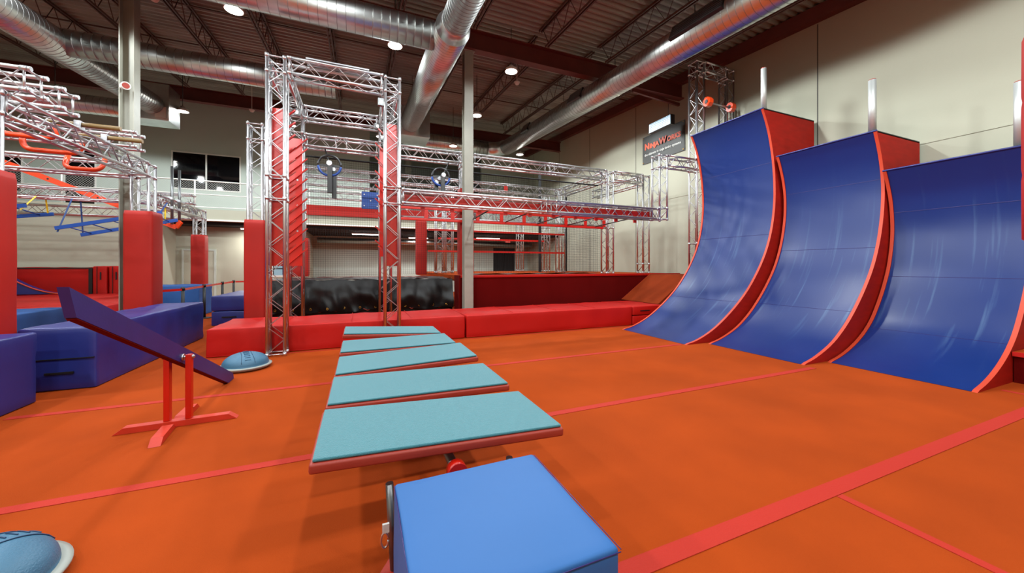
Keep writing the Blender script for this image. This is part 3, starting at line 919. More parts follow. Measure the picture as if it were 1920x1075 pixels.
# ================================================================ SAFETY NET
def net(x0, x1, y, z0, z1, label, pitch=.05, d=.0035):
    t = thing('safety_net', ((x0 + x1) / 2, y, z0), label, 'safety net')
    mb = MB()
    x = x0
    while x <= x1:
        mb.box(x - d / 2, x + d / 2, y - d / 2, y + d / 2, z0, z1); x += pitch
    z = z0
    while z <= z1:
        mb.box(x0, x1, y - d / 2, y + d / 2, z - d / 2, z + d / 2); z += pitch
    o = mb.build('mesh', M['net'], t, fix=False)
    o['kind'] = 'stuff'
    MB().tube((x0, y, z1), (x1, y, z1), .022, 8).build('top_rope', M['net'], t)
    return t
net(-1.14, .40, FYB + .33, 1.25, 4.02, 'black safety net behind the left wheel above the airbag')
net(.71, 6.88, FYB + .33, 1.30, 4.02, 'long black safety net behind the low beams, above the deck')
t = thing('safety_net', (7.02, 10.7, 1.3), 'black safety net along the right side of the cage', 'safety net')
mb = MB()
y = 9.6
while y < 11.95:
    mb.box(7.018, 7.022, y - .002, y + .002, 1.3, 4.1); y += .06
z = 1.3
while z < 4.1:
    mb.box(7.018, 7.022, 9.6, 11.95, z - .002, z + .002); z += .06
o = mb.build('mesh', M['net'], t, fix=False); o['kind'] = 'stuff'
MB().tube((7.2, 11.95, 1.3), (7.2, 11.95, 4.1), .025, 8).build('edge_rope', M['net'], t)
mb = MB().box(6.60, 6.70, 13.05, 13.11, 1.257, 5.2)
tag(mb.build('net_pole', M['black'], loc=(6.65, 13.1, 1.257)), 'thick black upright pole behind the far end of the long rear beam', 'pole')

# ================================================================ MATS (red, front)
def soft_box(name, m, x0, x1, y0, y1, z0, z1, parent=None, amp=.006, seg=.12, r=.03, seed=0, loc=None, edge_sag=.0, freq=2.5):
    nx = max(2, int((x1 - x0) / seg)); ny = max(2, int((y1 - y0) / seg)); nz = max(2, int((z1 - z0) / seg))
    bm = bmesh.new()
    def coords(a0, a1, n):
        a = [a0 + (a1 - a0) * i / n for i in range(n + 1)]
        rr = min(r, (a1 - a0) * .2)
        return [a0, a0 + rr * .35, a0 + rr] + [q for q in a[1:-1] if a0 + rr * 1.3 < q < a1 - rr * 1.3] + [a1 - rr, a1 - rr * .35, a1]
    X_, Y_, Z_ = coords(x0, x1, nx), coords(y0, y1, ny), coords(z0, z1, nz)
    vd = {}
    cx, cy, cz = (x0 + x1) / 2, (y0 + y1) / 2, (z0 + z1) / 2
    rr = min(r, (z1 - z0) * .2, (x1 - x0) * .2, (y1 - y0) * .2)
    def V(x, y, z):
        k = (round(x, 5), round(y, 5), round(z, 5))
        if k not in vd:
            p = Vector((x, y, z))
            q = Vector((min(max(x, x0 + rr), x1 - rr), min(max(y, y0 + rr), y1 - rr), min(max(z, z0 + rr), z1 - rr)))
            dd = p - q
            if dd.length > 1e-6:
                n_ = dd.normalized()
                p = q + n_ * rr
                s = noise.noise(p * freq + Vector((seed * 7.3, 0, 0))) * amp + noise.noise(p * freq * 3.1 + Vector((0, seed * 3.3, 0))) * amp * .45
                if z > z0 + .01:
                    p = p + n_ * (s - amp * .4)
            vd[k] = bm.verts.new(p)
        return vd[k]
    def face(a, b, c, d_):
        try:
            bm.faces.new((a, b, c, d_))
        except ValueError:
            pass
    for i in range(len(X_) - 1):
        for j in range(len(Y_) - 1):
            for z in (z0, z1):
                face(V(X_[i], Y_[j], z), V(X_[i + 1], Y_[j], z), V(X_[i + 1], Y_[j + 1], z), V(X_[i], Y_[j + 1], z))
    for i in range(len(X_) - 1):
        for j in range(len(Z_) - 1):
            for y in (y0, y1):
                face(V(X_[i], y, Z_[j]), V(X_[i + 1], y, Z_[j]), V(X_[i + 1], y, Z_[j + 1]), V(X_[i], y, Z_[j + 1]))
    for i in range(len(Y_) - 1):
        for j in range(len(Z_) - 1):
            for x in (x0, x1):
                face(V(x, Y_[i], Z_[j]), V(x, Y_[i + 1], Z_[j]), V(x, Y_[i + 1], Z_[j + 1]), V(x, Y_[i], Z_[j + 1]))
    bmesh.ops.recalc_face_normals(bm, faces=bm.faces)
    for f in bm.faces: f.smooth = True
    o0 = WLOC[parent.name] if parent else Vector(loc if loc else (cx, cy, z0))
    bmesh.ops.translate(bm, verts=bm.verts, vec=-o0)
    me = bpy.data.meshes.new(name); bm.to_mesh(me); bm.free()
    me.materials.append(m)
    o = bpy.data.objects.new(name, me); COL.objects.link(o)
    if parent: o.parent = parent
    else: o.location = o0
    WLOC[o.name] = Vector(o0)
    return o

MZ = .475
for i, (x0, x1, lb) in enumerate(((-2.32, 2.02, 'long red floor mat behind the salmon ladder foot, left one of the front row'), (2.035, 6.36, 'long red floor mat right of the seam, in front of the middle column'), (6.375, 8.05, 'shorter red folding mat with black handles, running under the left ramp'))):
    t = thing('crash_mat', ((x0 + x1) / 2, 8.04, 0), lb, 'crash mat', 'red crash mats in the front row')
    y0 = 7.365
    if i < 2:
        soft_box('vinyl_cover', M['redvinyl'], x0, x1, y0, 8.73, .003, MZ, t, amp=.02, seg=.10, seed=i + 1, freq=1.6)
        for q in range(1, 4):
            xs = x0 + (x1 - x0) * q / 4
            MB().box(xs - .004, xs + .004, y0 + .06, 8.7, MZ + .0, MZ + .006).build('seam', M['redvinyl'], t)
    else:
        soft_box('upper_layer', M['redvinyl'], x0, x1, y0, 8.73, MZ / 2 + .008, MZ, t, amp=.006, seg=.12, seed=5)
        soft_box('lower_layer', M['redvinyl'], x0, x1, y0, 8.73, .003, MZ / 2 - .004, t, amp=.006, seg=.12, seed=6)
        for xx in (6.62, 7.25):
            MB().box(xx, xx + .3, y0 - .012, y0 + .004, .34, .365).build('handle', M['black'], t)

# ================================================================ AIRBAG
ab = thing('airbag', (.1, 10.4, 0), 'big black tarpaulin airbag with brass grommets behind the red mats', 'airbag')
AX0, AX1, AY0, AY1, AZ = -1.95, 2.27, 9.60, 11.8, 1.17
def fr(u, v):
    x = AX0 + (AX1 - AX0) * u
    z = AZ - (AZ - .42) * v
    fold = math.sin(x * 11 + 1.5 * math.sin(x * 2.1)) * .035 + noise.noise(Vector((x * 2.2, z * 2.5, 0))) * .11 + noise.noise(Vector((x * 6, z * 4 + x * 2, 3))) * .05
    y = AY0 + .02 - .10 * math.sin(v * PI * .8) + fold * (.25 + .75 * v)
    zz = z + .02 * math.sin(x * 7) * v + (.03 * noise.noise(Vector((x * 3, 0, 0))) if v < .02 else 0)
    return (x, y - .02, zz)
mb = MB().grid(150, 26, fr)
mb.grid(110, 30, lambda u, v: (AX0 + (AX1 - AX0) * u, AY0 + (AY1 - AY0) * v, AZ + .045 * noise.noise(Vector(((AX0 + (AX1 - AX0) * u) * 2.5, v * 5, 2))) + .02 * noise.noise(Vector((u * 40, v * 14, 5)))))
mb.box(AX0, AX0 + .02, AY0, AY1, .1, AZ - .03).box(AX1 - .02, AX1, AY0, AY1, .1, AZ - .03)
mb.build('tarp_cover', M['tarp'], ab, fix=False)
MB().box(AX0 + .03, AX1 - .03, AY0 + .12, AY1, .0, .6).build('base', M['black'], ab)
for q in range(14):
    x = AX0 + .2 + q * .35
    c = Vector((x, fr((x - AX0) / (AX1 - AX0), .96)[1] - .012, .50))
    mb = MB().path([(c.x + .022 * math.cos(a), c.y, c.z + .022 * math.sin(a)) for a in [2 * PI * s / 12 for s in range(13)]], .007, 6)
    mb.build('grommet', M['brass'], ab)
    MB().path([(x + .06, AY0 + .03, .47), (x + .175, AY0 + .03, .41), (x + .29, AY0 + .03, .47)], .012, 6).build('cord', M['terracotta'], ab)
mb = MB()
for q in range(26):
    x = -1.0 + q * .11
    mb = MB().box(x, x + .10, 10.35, 10.40, AZ + .05, AZ + .055) if q == 0 else mb.box(x, x + .10, 10.35 + .01 * (q % 2), 10.40 + .01 * (q % 2), AZ + .05, AZ + .055)
tp = MB().box(-1.0, 1.9, 10.30, 10.36, AZ + .045, AZ + .05)
tag(tp.build('striped_tape', M['edge'], loc=(.4, 10.33, AZ + .04)), 'red and white striped tape lying across the black airbag', 'tape')
mb = None
tp2 = MB()

# ================================================================ RAISED DECK
dk = thing('raised_deck', (6, 12, 0), 'raised red deck with dark red front panels behind the long mats', 'deck')
MB().box(2.34, 7.32, 9.02, 9.06, 0, 1.20).build('front_panel', M['redwood_dark'], dk)
MB().box(2.34, 7.34, 8.985, 9.06, 1.20, 1.268).build('edge_rail', M['redvinyl'], dk, bevel=.01)
MB().box(2.34, 9.75, 9.065, 16.7, 1.1, 1.255).build('deck_top', M['carpet'], dk)
MB().box(2.30, 2.34, 8.99, 9.5, 0, 1.26).build('end_post', M['redwood_dark'], dk)
MB().box(7.32, 9.75, 9.02, 9.06, 0, 1.20).build('side_panel', M['redwood_dark'], dk)
MB().box(7.345, 9.75, 8.985, 9.06, 1.20, 1.268).build('side_rail', M['redvinyl'], dk, bevel=.01)
bmats = MB()
def wav(u, v):
    x = 2.9 + 4.1 * u
    return (x, 9.75 + 1.2 * v, 1.262 + .035 * abs(math.sin(x * 3.2)) * (1 - v))
t_ = MB().grid(80, 3, wav)
tag(t_.build('rubber_mat', M['black'], loc=(5, 10.3, 1.26), fix=False), 'wavy black rubber mat lying along the top of the red deck', 'mat')

# orange ramp up to the deck side
rp = thing('wedge_ramp', (7.8, 8.1, 0), 'rust orange carpeted wedge ramp beside the left blue ramp', 'ramp')
MB().prism([(7.34, MZ + .01), (8.45, 1.24), (9.75, 1.24), (9.75, 0), (8.07, 0), (8.07, MZ + .01)], 'Y', 7.50, 8.98).build('carpet_slope', M['rust'], rp)
MB().prism([(7.34, MZ + .012), (8.45, 1.25), (8.45, 1.21), (7.40, MZ + .012)], 'Y', 8.98, 8.984).build('edge', M['edge'], rp)

# ================================================================ BLUE RAMPS
prof1 = [(0, 0), (.22, .035), (.47, .115), (.75, .24), (1.05, .42), (1.38, .66), (1.71, .95), (1.98, 1.26), (2.2, 1.57), (2.38, 1.9), (2.51, 2.25), (2.59, 2.6), (2.63, 2.95), (2.63, 3.3), (2.60, 3.65), (2.54, 4.0), (2.45, 4.35), (2.33, 4.65), (2.22, 4.86)]
prof2 = [(0, 0), (.3, .07), (.71, .235), (1.03, .44), (1.32, .69), (1.62, 1.02), (1.86, 1.34), (2.02, 1.62), (2.15, 1.94), (2.24, 2.28), (2.29, 2.62), (2.29, 2.98), (2.23, 3.32), (2.13, 3.62), (2.04, 3.83)]
prof3 = [(0, 0), (.3, .07), (.62, .19), (.93, .36), (1.2, .58), (1.42, .86), (1.60, 1.15), (1.75, 1.47), (1.85, 1.85), (1.88, 2.2), (1.83, 2.6), (1.73, 2.9), (1.62, 3.13)]
def smooth_prof(p, n=44):
    # Catmull-Rom resample
    out = []
    m = len(p) - 1
    for k_ in range(n + 1):
        t = k_ / n * m
        i = min(int(t), m - 1); f = t - i
        P_ = [Vector(p[max(min(q, m), 0)]) for q in (i - 1, i, i + 1, i + 2)]
        out.append(.5 * ((2 * P_[1]) + (P_[2] - P_[0]) * f + (2 * P_[0] - 5 * P_[1] + 4 * P_[2] - P_[3]) * f * f + (3 * P_[1] - P_[0] - 3 * P_[2] + P_[3]) * f ** 3))
    return [(max(0, q.x) if i_ else 0, max(0, q.y)) for i_, q in enumerate(out)]
def warped(x0, y0, y1, prof, label, boltx):
    t = thing('warped_wall_ramp', (x0 + 2, (y0 + y1) / 2, 0), label, 'curved ramp', 'blue curved ramps along the right wall')
    pr = smooth_prof(prof)
    n = len(pr)
    ztop = pr[-1][1]
    xb = XR - .08
    th = .05
    # riding surface: front curve, thin sheet proud of the ribs
    mb = MB()
    front = [(x0 + a, b + .004) for a, b in pr]
    def nrm(i):
        a = Vector(pr[max(i - 1, 0)]); b = Vector(pr[min(i + 1, n - 1)])
        d = (b - a).normalized(); return Vector((d.y, -d.x))
    back = [(front[i][0] + nrm(i).x * .02, front[i][1] + max(nrm(i).y * .02, -front[i][1] + .001)) for i in range(n)]
    vs = []
    for y in (y0 + th, y1 - th):
        vs += [(a, y, b) for a, b in front]
    fs = [(i, i + 1, n + i + 1, n + i) for i in range(n - 1)]
    vs2 = []
    for y in (y0 + th, y1 - th):
        vs2 += [(a, y, b) for a, b in back]
    mb.add(vs, fs, True)
    mb.add(vs2, [(i + n, n + i + 1 - 0, i + 1, i) for i in range(n - 1)], True)
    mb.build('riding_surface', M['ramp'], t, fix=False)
    # seams of the sheets
    for s in (.30, .55, .78):
        i = int(n * s)
        a = front[i]; nn = nrm(i)
        MB().box(a[0] - nn.x * .002 - .001, a[0] - nn.x * .002 + .001, y0 + th, y1 - th, a[1] - .003, a[1] + .003).build('sheet_seam', M['bluebeam'], t)
    # side ribs: panel with the curved front edge
    for (ya, yb) in ((y0, y0 + th - .002), (y1 - th + .002, y1)):
        poly = [(x0 + a - (nrm(i).x * .012), max(0, b - nrm(i).y * .012 * (1 if i else 0))) for i, (a, b) in enumerate(pr)]
        m = len(poly)
        vs = [(a, ya, b) for a, b in poly] + [(a, yb, b) for a, b in poly]
        # edge strip (front curved edge)
        e = MB().add(vs, [(i, i + 1, m + i + 1, m + i) for i in range(m - 1)], True)
        e.build('edge_strip', M['edge'], t, fix=False)
        # panel faces: quads from the curve back to the wall
        mbp = MB()
        for y, fl in ((ya, 0), (yb, 1)):
            v_ = []
            for a, b in poly:
                v_ += [(a, y, b), (xb, y, b)]
            f_ = [(2 * i, 2 * i + 1, 2 * i + 3, 2 * i + 2) for i in range(m - 1)]
            mbp.add(v_, f_)
        mbp.build('side_panel', M['rampside'], t, fix=False)
    MB().box(x0 + prof[-1][0] + .02, xb, y0, y1, ztop - .02, ztop + .012).build('top_deck', M['black'], t)
    MB().tube((x0 + prof[-1][0] - .005, y0, ztop + .012), (x0 + prof[-1][0] - .005, y1, ztop + .012), .015, 10).build('coping', M['bluevinyl'], t)
    return t
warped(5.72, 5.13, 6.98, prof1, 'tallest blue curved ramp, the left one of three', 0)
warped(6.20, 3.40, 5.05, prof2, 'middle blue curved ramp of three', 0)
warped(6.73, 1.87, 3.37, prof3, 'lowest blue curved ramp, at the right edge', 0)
for (x, y, z0, z1, lb) in ((8.12, 5.24, 4.875, 5.80, 'vertical metal grab pole on top of the tallest ramp'), (8.30, 3.49, 3.845, 4.76, 'vertical metal grab pole on top of the middle ramp'), (8.44, 1.97, 3.145, 4.05, 'vertical metal grab pole on top of the lowest ramp at the right edge')):
    t = thing('grab_pole', (x, y, z0), lb, 'pole', 'metal grab poles on the ramps')
    MB().tube((x, y, z0), (x, y, z1), .055, 20).build('pole', M['brushed'], t)
    MB().tube((x, y, z1), (x, y, z1 + .012), .05, 20).build('cap', M['terracotta'], t)

# steps at the right edge
t = thing('landing_steps', (8.8, .6, 0), 'dark red carpeted landing step at the right edge beside the lowest ramp', 'steps')
MB().box(7.77, 9.7, -1.5, 1.86, 0, .37).build('riser', M['redwood_dark'], t)
MB().box(7.74, 9.7, -1.5, 1.86, .372, .40).build('tread', M['carpet'], t)
MB().box(7.715, 7.74, -1.5, 1.86, .345, .40).build('nosing', M['redvinyl'], t)
t = thing('heavy_bag', (5.085, 1.025, 1.66), 'hanging red bag just inside the right edge of the picture', 'hanging bag')
mb = MB().lathe((5.085, 1.025, 0), [(.0001, 1.66), (.10, 1.67), (.15, 1.72), (.152, 2.2), (.147, 2.25), (.152, 2.3), (.152, 2.8), (.147, 2.85), (.152, 2.9), (.15, 3.35), (.12, 3.45), (.0001, 3.47)], 28)
mb.build('bag_body', M['redpad'], t)
MB().tube((5.085, 1.025, 3.47), (5.085, 1.025, roof_z(1.01) - .02), .012, 6).build('strap', M['black'], t)

# peg bar between the tall legs
t = thing('peg_bar', (9.0, FYF - .2, 5.8), 'metal bar with an orange block at each end on the tallest truss frame', 'peg bar')
MB().tube((8.60, FYF - .26, 5.84), (9.30, FYF - .26, 5.84), .022, 10).build('bar', M['alu_dark'], t)
for x in (8.49, 9.36):
    mb = MB()
    hexa = [(FYF - .275 + .11 * math.cos(math.radians(a)), 5.84 + .13 * math.sin(math.radians(a))) for a in (22, 68, 112, 158, 202, 248, 292, 338)]
    mb.prism(hexa, 'X', x - .055, x + .085)
    o = mb.build('end_block', M['orange'], t)
    MB().prism([(FYF - .275 + .05 * math.cos(math.radians(a)), 5.84 + .06 * math.sin(math.radians(a))) for a in (22, 68, 112, 158, 202, 248, 292, 338)], 'X', x - .058, x - .0555).build('socket', M['black'], o)

# ================================================================ BANNER AND TIMER
def text_mesh(body, size, ext=0.002, bold=0.0, space=1.0):
    cu = bpy.data.curves.new('lettering', 'FONT')
    cu.body = body; cu.size = size; cu.extrude = ext; cu.offset = bold; cu.space_character = space
    cu.resolution_u = 3
    o = bpy.data.objects.new('tmp', cu); COL.objects.link(o)
    bpy.context.view_layer.update()
    me = bpy.data.meshes.new_from_object(o)
    wd = max(v.co.x for v in me.vertices)
    bpy.data.objects.remove(o)
    return me, wd
bn = thing('wall_banner', (XR - .02, 9.1, 5.2), 'dark grey NinjaWorks vinyl banner on the right wall beside the tall truss', 'banner')
BY0, BY1 = 10.75, 8.83          # left edge deeper, right edge nearer
BZ0, BZ1 = 5.28, 6.28
mb = MB().grid(30, 12, lambda u, v: (XR - .03 - .012 * math.sin(u * 9) * math.sin(v * PI), BY0 + (BY1 - BY0) * u, BZ0 + (BZ1 - BZ0) * v), flip=True)
mb.grid(1, 1, lambda u, v: (XR - .012, BY0 + (BY1 - BY0) * u, BZ0 + (BZ1 - BZ0) * v))
mb.build('sheet', M['banner'], bn, fix=False)
TXT_O = emit('orange_print', rgb(226, 74, 36), 0.0); TXT_O.node_tree.nodes['Principled BSDF'].inputs['Base Color'].default_value = rgb(250, 104, 62)
TXT_W = mat('white_print', rgb(225, 225, 218), .6)
def put_text(parts, x, ystart, zbase, m, name, total, slant=0):
    """letters run towards -Y on a wall facing -X"""
    cx = 0
    ms = []
    for body, size in parts:
        me, wd = text_mesh(body, size, .002, size * .05 if size > .13 else size * .02)
        ms.append((me, cx)); cx += wd + size * .05
    s = total / cx
    mb_ = MB()
    for me, off in ms:
        vs = [(x - v.co.z, ystart - (v.co.x + off) * s, zbase + v.co.y * s) for v in me.vertices]
        mb_.add(vs, [tuple(p.vertices) for p in me.polygons])
    return mb_
put_text([('N', .40), ('INJA', .30), ('W', .40), ('ORKS', .30)], XR - .05, BY0 - .13, 5.79, TXT_O, 'x', 1.66).build('title_lettering', TXT_O, bn, fix=False)
put_text([('the ultimate in ninja timing systems', .125)], XR - .05, BY0 - .13, 5.55, TXT_W, 'x', 1.66).build('slogan_lettering', TXT_W, bn, fix=False)
for y, z in ((BY0 - .05, BZ0 + .05), (BY1 + .05, BZ0 + .05), (BY0 - .05, BZ1 - .05), (BY1 + .05, BZ1 - .05)):
    MB().tube((XR - .05, y, z), (XR - .04, y, z), .018, 12).build('eyelet', M['brass'], bn)

tm = thing('timer_display', (9.2, 8.9, 6.2), 'glowing white and blue LED timer box hanging above the banner', 'timer')
TX, TYA, TYB, TZ0, TZ1 = 9.0, 9.62, 8.66, 5.98, 6.26
MB().box(TX, TX + .16, TYB, TYA, TZ0 - .02, TZ1 + .02).build('case', M['blackmetal'], tm, bevel=.008)
MB().box(TX - .006, TX - .001, TYB + .03, TYA - .03, TZ0, TZ1).build('screen', M['led'], tm)
mb = MB()
for rr in range(5):
    z = TZ0 + .03 + rr * .055
    y = TYB + .05
    while y < TYA - .06:
        mb.box(TX - .009, TX - .0065, y, y + .030, z, z + .016); y += .045
o = mb.build('digit_segments', M['bluestrap'], tm); o['kind'] = 'stuff'
MB().tube((TX + .08, 8.84, TZ1 + .02), (TX + .08, 8.84, 6.69), .012, 6).build('hanger_rod', M['greypipe'], tm)
t = MB().bar((7.6, 8.78, 6.80), (9.55, 8.86, 6.73), .07, .09)
tag(t.build('bracket_arm', M['girder'], loc=(8.7, 8.7, 6.8)), 'reddish steel arm reaching to the wall above the timer', 'bracket')

# ================================================================ TEAL TILTING PLATFORMS
PL = [(1.79, 2.42, .655, .60), (2.60, 3.24, .615, .60), (3.41, 4.07, .585, .63), (4.27, 4.93, .585, .59), (5.13, 5.74, .635, .56)]
plab = ['nearest teal carpeted tilting platform, beside the bright blue block', 'second teal tilting platform from the camera', 'third and middle teal tilting platform, its right side raised', 'fourth teal tilting platform from the camera', 'farthest teal tilting platform, in front of the red mats']
for i, (y0, y1, zl, zr) in enumerate(PL):
    cx = .43
    hw = .635
    t = thing('tilting_platform', (cx, (y0 + y1) / 2, .5), plab[i], 'balance platform', 'teal tilting platforms in a row')
    ang = math.atan2(zr - zl, 2 * hw)
    T = Matrix.Translation((cx, (y0 + y1) / 2, (zl + zr) / 2)) @ Matrix.Rotation(-ang, 4, 'Y')
    h = (y1 - y0) / 2
    mb = MB().box(-hw, hw, -h, h, -.062, -.014, T)
    mb.build('vinyl_pad', M['terracotta'], t, bevel=.012)
    mb = MB().box(-hw + .012, hw - .012, -h + .012, h - .012, -.013, .002, T)
    mb.build('carpet_top', M['teal'], t, bevel=.006)
    MB().box(-.12, .12, -.1, .1, -.072, -.063, T).build('hinge_block', M['black'], t)
fr_ = thing('pivot_frame', (.43, 3.8, 0), 'steel axle frame under the row of teal platforms, with a red end cap', 'frame')
MB().tube((.44, 1.79, .484), (.44, 5.7, .484), .024, 14).build('axle', M['greypipe'], fr_)
MB().tube((.44, 1.735, .492), (.44, 1.788, .492), .048, 24).build('end_cap', M['redboard'], fr_)
for y in (1.84, 3.32, 5.0):
    MB().tube((.15, y, .045), (.13, y, .46), .018, 12).build('leg', M['greypipe'], fr_)
    MB().tube((.74, y, .045), (.75, y, .46), .018, 12).build('leg', M['greypipe'], fr_)
    MB().bar((.145, y + .02, .12), (.745, y + .02, .12), .04, .03).build('crossbar', M['greypipe'], fr_)
    MB().bar((.19, y + .10, .022), (-.02, y - .24, .022), .07, .04).build('foot_bar', M['redstand'], fr_)
    MB().bar((.69, y + .10, .022), (.90, y - .24, .022), .07, .04).build('foot_bar', M['redstand'], fr_)
    MB().bar((.20, y + .14, .022), (.68, y + .14, .022), .07, .04).build('foot_bar', M['redstand'], fr_)
cb = thing('carabiner', (.11, 1.8, .2), 'small bright steel carabiner hanging beside the frame leg', 'carabiner')
MB().path([(.105 + .016 * math.cos(a), 1.78, .235 + .035 * math.sin(a)) for a in [2 * PI * s / 16 for s in range(17)]], .005, 6).build('ring', M['alu'], cb)
MB().box(.095, .125, 1.774, 1.786, .27, .31).build('strap', M['white'], cb)

# near bright blue block
nb = thing('foam_block', (.45, 1.27, 0), 'bright blue vinyl block nearest the camera, bottom centre', 'foam block', 'blue vinyl foam blocks')
soft_box('vinyl_cover', M['bluetop'], .128, .772, .945, 1.59, .003, .60, nb, amp=.006, seg=.05, r=.018, seed=3, freq=2)
mb = MB()
e = .006
for (a, b) in (((.14, .957), (.14, 1.578)), ((.14, .957), (.76, .957)), ((.76, .957), (.76, 1.578)), ((.14, 1.578), (.76, 1.578))):
    pass
MB().path([(.131, .95, .588), (.131, 1.585, .588)], .0016, 6).build('seam', M['bluebeam'], nb)
MB().path([(.133, .942, .588), (.768, .942, .588)], .0016, 6).build('seam', M['bluebeam'], nb)
MB().path([(.7755, .95, .588), (.7755, 1.585, .588)], .0016, 6).build('seam', M['bluebeam'], nb)

# ================================================================ SEESAW BEAM
ss = thing('balance_seesaw', (-1.6, 4.4, 0), 'purple blue seesaw beam on a red cross shaped stand', 'seesaw')
def foot(p0, p1, nm):
    p0 = Vector(p0); p1 = Vector(p1)
    d = (p1 - p0).normalized(); s = Vector((-d.y, d.x, 0)) * .04
    L = (p1 - p0).length
    hh = .055; bv = .07
    vs = []
    for sg in (-1, 1):
        for (a, z) in ((0, .002), (bv, hh), (L - bv, hh), (L, .002)):
            q = p0 + d * a + s * sg
            vs.append((q.x, q.y, z))
    MB().add(vs, [(0, 1, 2, 3), (7, 6, 5, 4), (0, 4, 5, 1), (1, 5, 6, 2), (2, 6, 7, 3), (3, 7, 4, 0)]).build(nm, M['redstand'], ss)
foot((-2.02, 4.36, 0), (-1.12, 4.40, 0), 'foot')
foot((-1.57, 3.92, 0), (-1.62, 4.335, 0), 'foot')
foot((-1.60, 4.425, 0), (-1.62, 4.88, 0), 'foot')
for x in (-1.66, -1.50):
    MB().box(x - .022, x + .022, 4.36, 4.42, .056, .66).build('upright', M['redboard'], ss, bevel=.003, seg=1)
ang = math.atan2(-1.28, 2.92)
T = Matrix.Translation((-1.58, 4.40, .66)) @ Matrix.Rotation(ang, 4, 'X')
poly = [(-1.50, -.075), (-1.63, .07), (1.60, .07), (1.70, -.02), (1.66, -.075)]
vs = [T @ Vector((x, a, b)) for x in (-.026, .026) for a, b in poly]
MB().add(vs, [(0, 1, 2, 3, 4), (9, 8, 7, 6, 5)] + [(i, 5 + i, 5 + (i + 1) % 5, (i + 1) % 5) for i in range(5)]).build('plank', M['bluebeam'], ss)
vs = []
MB().box(-.024, .024, -1.49, 1.6, -.082, -.076, T).build('bottom_strip', M['redwood_dark'], ss)
mb = MB().tube((-1.70, 4.40, .635), (-1.46, 4.40, .635), .012, 10)
mb.tube((-1.565, 4.40, .635), (-1.54, 4.40, .635), .032, 12)
mb.tube((-1.485, 4.40, .635), (-1.465, 4.40, .635), .02, 6)
mb.build('pivot_bolt', M['alu_dark'], ss)

# ================================================================ BALANCE HALF BALLS
def half_ball(x, y, rot, label):
    t = thing('balance_half_ball', (x, y, 0), label, 'balance trainer', 'grey blue balance half balls')
    MB().lathe((x, y, 0), [(.0001, .0), (.26, .0), (.305, .02), (.325, .045), (.325, .055), (.30, .062), (.285, .06), (.0001, .06)], 48).build('platform', M['bosu_base'], t)
    prof = [(.285 * math.cos(a), .06 + .175 * math.sin(a) ** .9) for a in [PI / 2 * q / 14 for q in range(15)]]
    prof[-1] = (.0001, .235)
    MB().lathe((x, y, 0), [(.29, .055)] + prof, 48).build('dome', M['bosu'], t)
    def surf(r_, a):
        zz = .06 + .175 * (max(0, 1 - (r_ / .285) ** 2)) ** .45
        return (x + r_ * math.cos(a), y + r_ * math.sin(a), zz + .0032)
    # two ring grooves and a ladder of short grooves
    for side in (-1, 1):
        pts = []
        for q in range(25):
            s = -1 + 2 * q / 24
            lx = side * (.06 + .02 * s * s); ly = s * .262
            r_ = math.hypot(lx, ly); a = math.atan2(ly, lx) + rot
            if r_ < .284: pts.append(surf(r_, a))
        MB().path(pts, .0032, 5).build('groove', M['bosu_line'], t)
    for q in range(13):
        ly = -.24 + q * .04
        pts = []
        for s in range(5):
            lx = -.035 + .07 * s / 4
            r_ = math.hypot(lx, ly); a = math.atan2(ly, lx) + rot
            pts.append(surf(r_, a))
        MB().path(pts, .003, 5).build('groove', M['bosu_line'], t)
half_ball(-1.55, 6.46, .35, 'grey blue half ball balance trainer at the foot of the left truss tower')
half_ball(-1.625, 2.41, -.5, 'grey blue half ball balance trainer in the bottom left corner')

# ================================================================ BLUE BLOCKS ON THE LEFT
t = thing('foam_block', (-3.9, 5.2, 0), 'plain dark blue block at the left edge, nearest of the left blocks', 'foam block', 'blue vinyl foam blocks')
soft_box('vinyl_cover', M['bluevinyl'], -5.2, -3.28, 4.3, 5.74, .003, .775, t, amp=.012, seg=.09, r=.03, seed=11)
t = thing('foam_block', (-3.35, 7.6, 0), 'long dark blue block with a handle and front seam, behind the seesaw beam', 'foam block', 'blue vinyl foam blocks')
soft_box('vinyl_cover', M['bluevinyl'], -3.69, -3.0, 6.13, 9.5, .003, .76, t, amp=.014, seg=.08, r=.03, seed=12)
MB().box(-3.66, -3.02, 6.116, 6.134, .376, .386).build('seam', M['black'], t)
MB().box(-3.45, -3.2, 6.110, 6.128, .20, .225).build('handle', M['black'], t)
t = thing('foam_block', (-2.8, 12.6, 0), 'dark blue two layer block behind the red padded tower', 'foam block', 'blue vinyl foam blocks')
soft_box('upper_layer', M['bluevinyl'], -3.43, -2.0, 11.27, 13.6, .37, .745, t, amp=.01, seg=.12, r=.03, seed=14)
soft_box('lower_layer', M['bluevinyl'], -3.43, -2.0, 11.27, 13.6, .003, .36, t, amp=.01, seg=.12, r=.03, seed=15)
MB().box(-3.2, -2.9, 11.25, 11.268, .2, .225).build('handle', M['black'], t)
t = thing('foam_block', (-5.1, 14.4, 0), 'mid blue long block behind the black barrier posts', 'foam block', 'blue vinyl foam blocks')
soft_box('vinyl_cover', M['bluemat'], -5.9, -4.42, 13.6, 14.7, .003, .93, t, amp=.02, seg=.1, r=.03, seed=16)
t = thing('foam_block', (-6.3, 10.4, 0), 'small mid blue block at the left, between the red pad and the red landing mats', 'foam block', 'blue vinyl foam blocks')
soft_box('vinyl_cover', M['bluemat'], -6.8, -5.47, 8.9, 10.3, .003, .67, t, amp=.008, seg=.12, r=.03, seed=17)

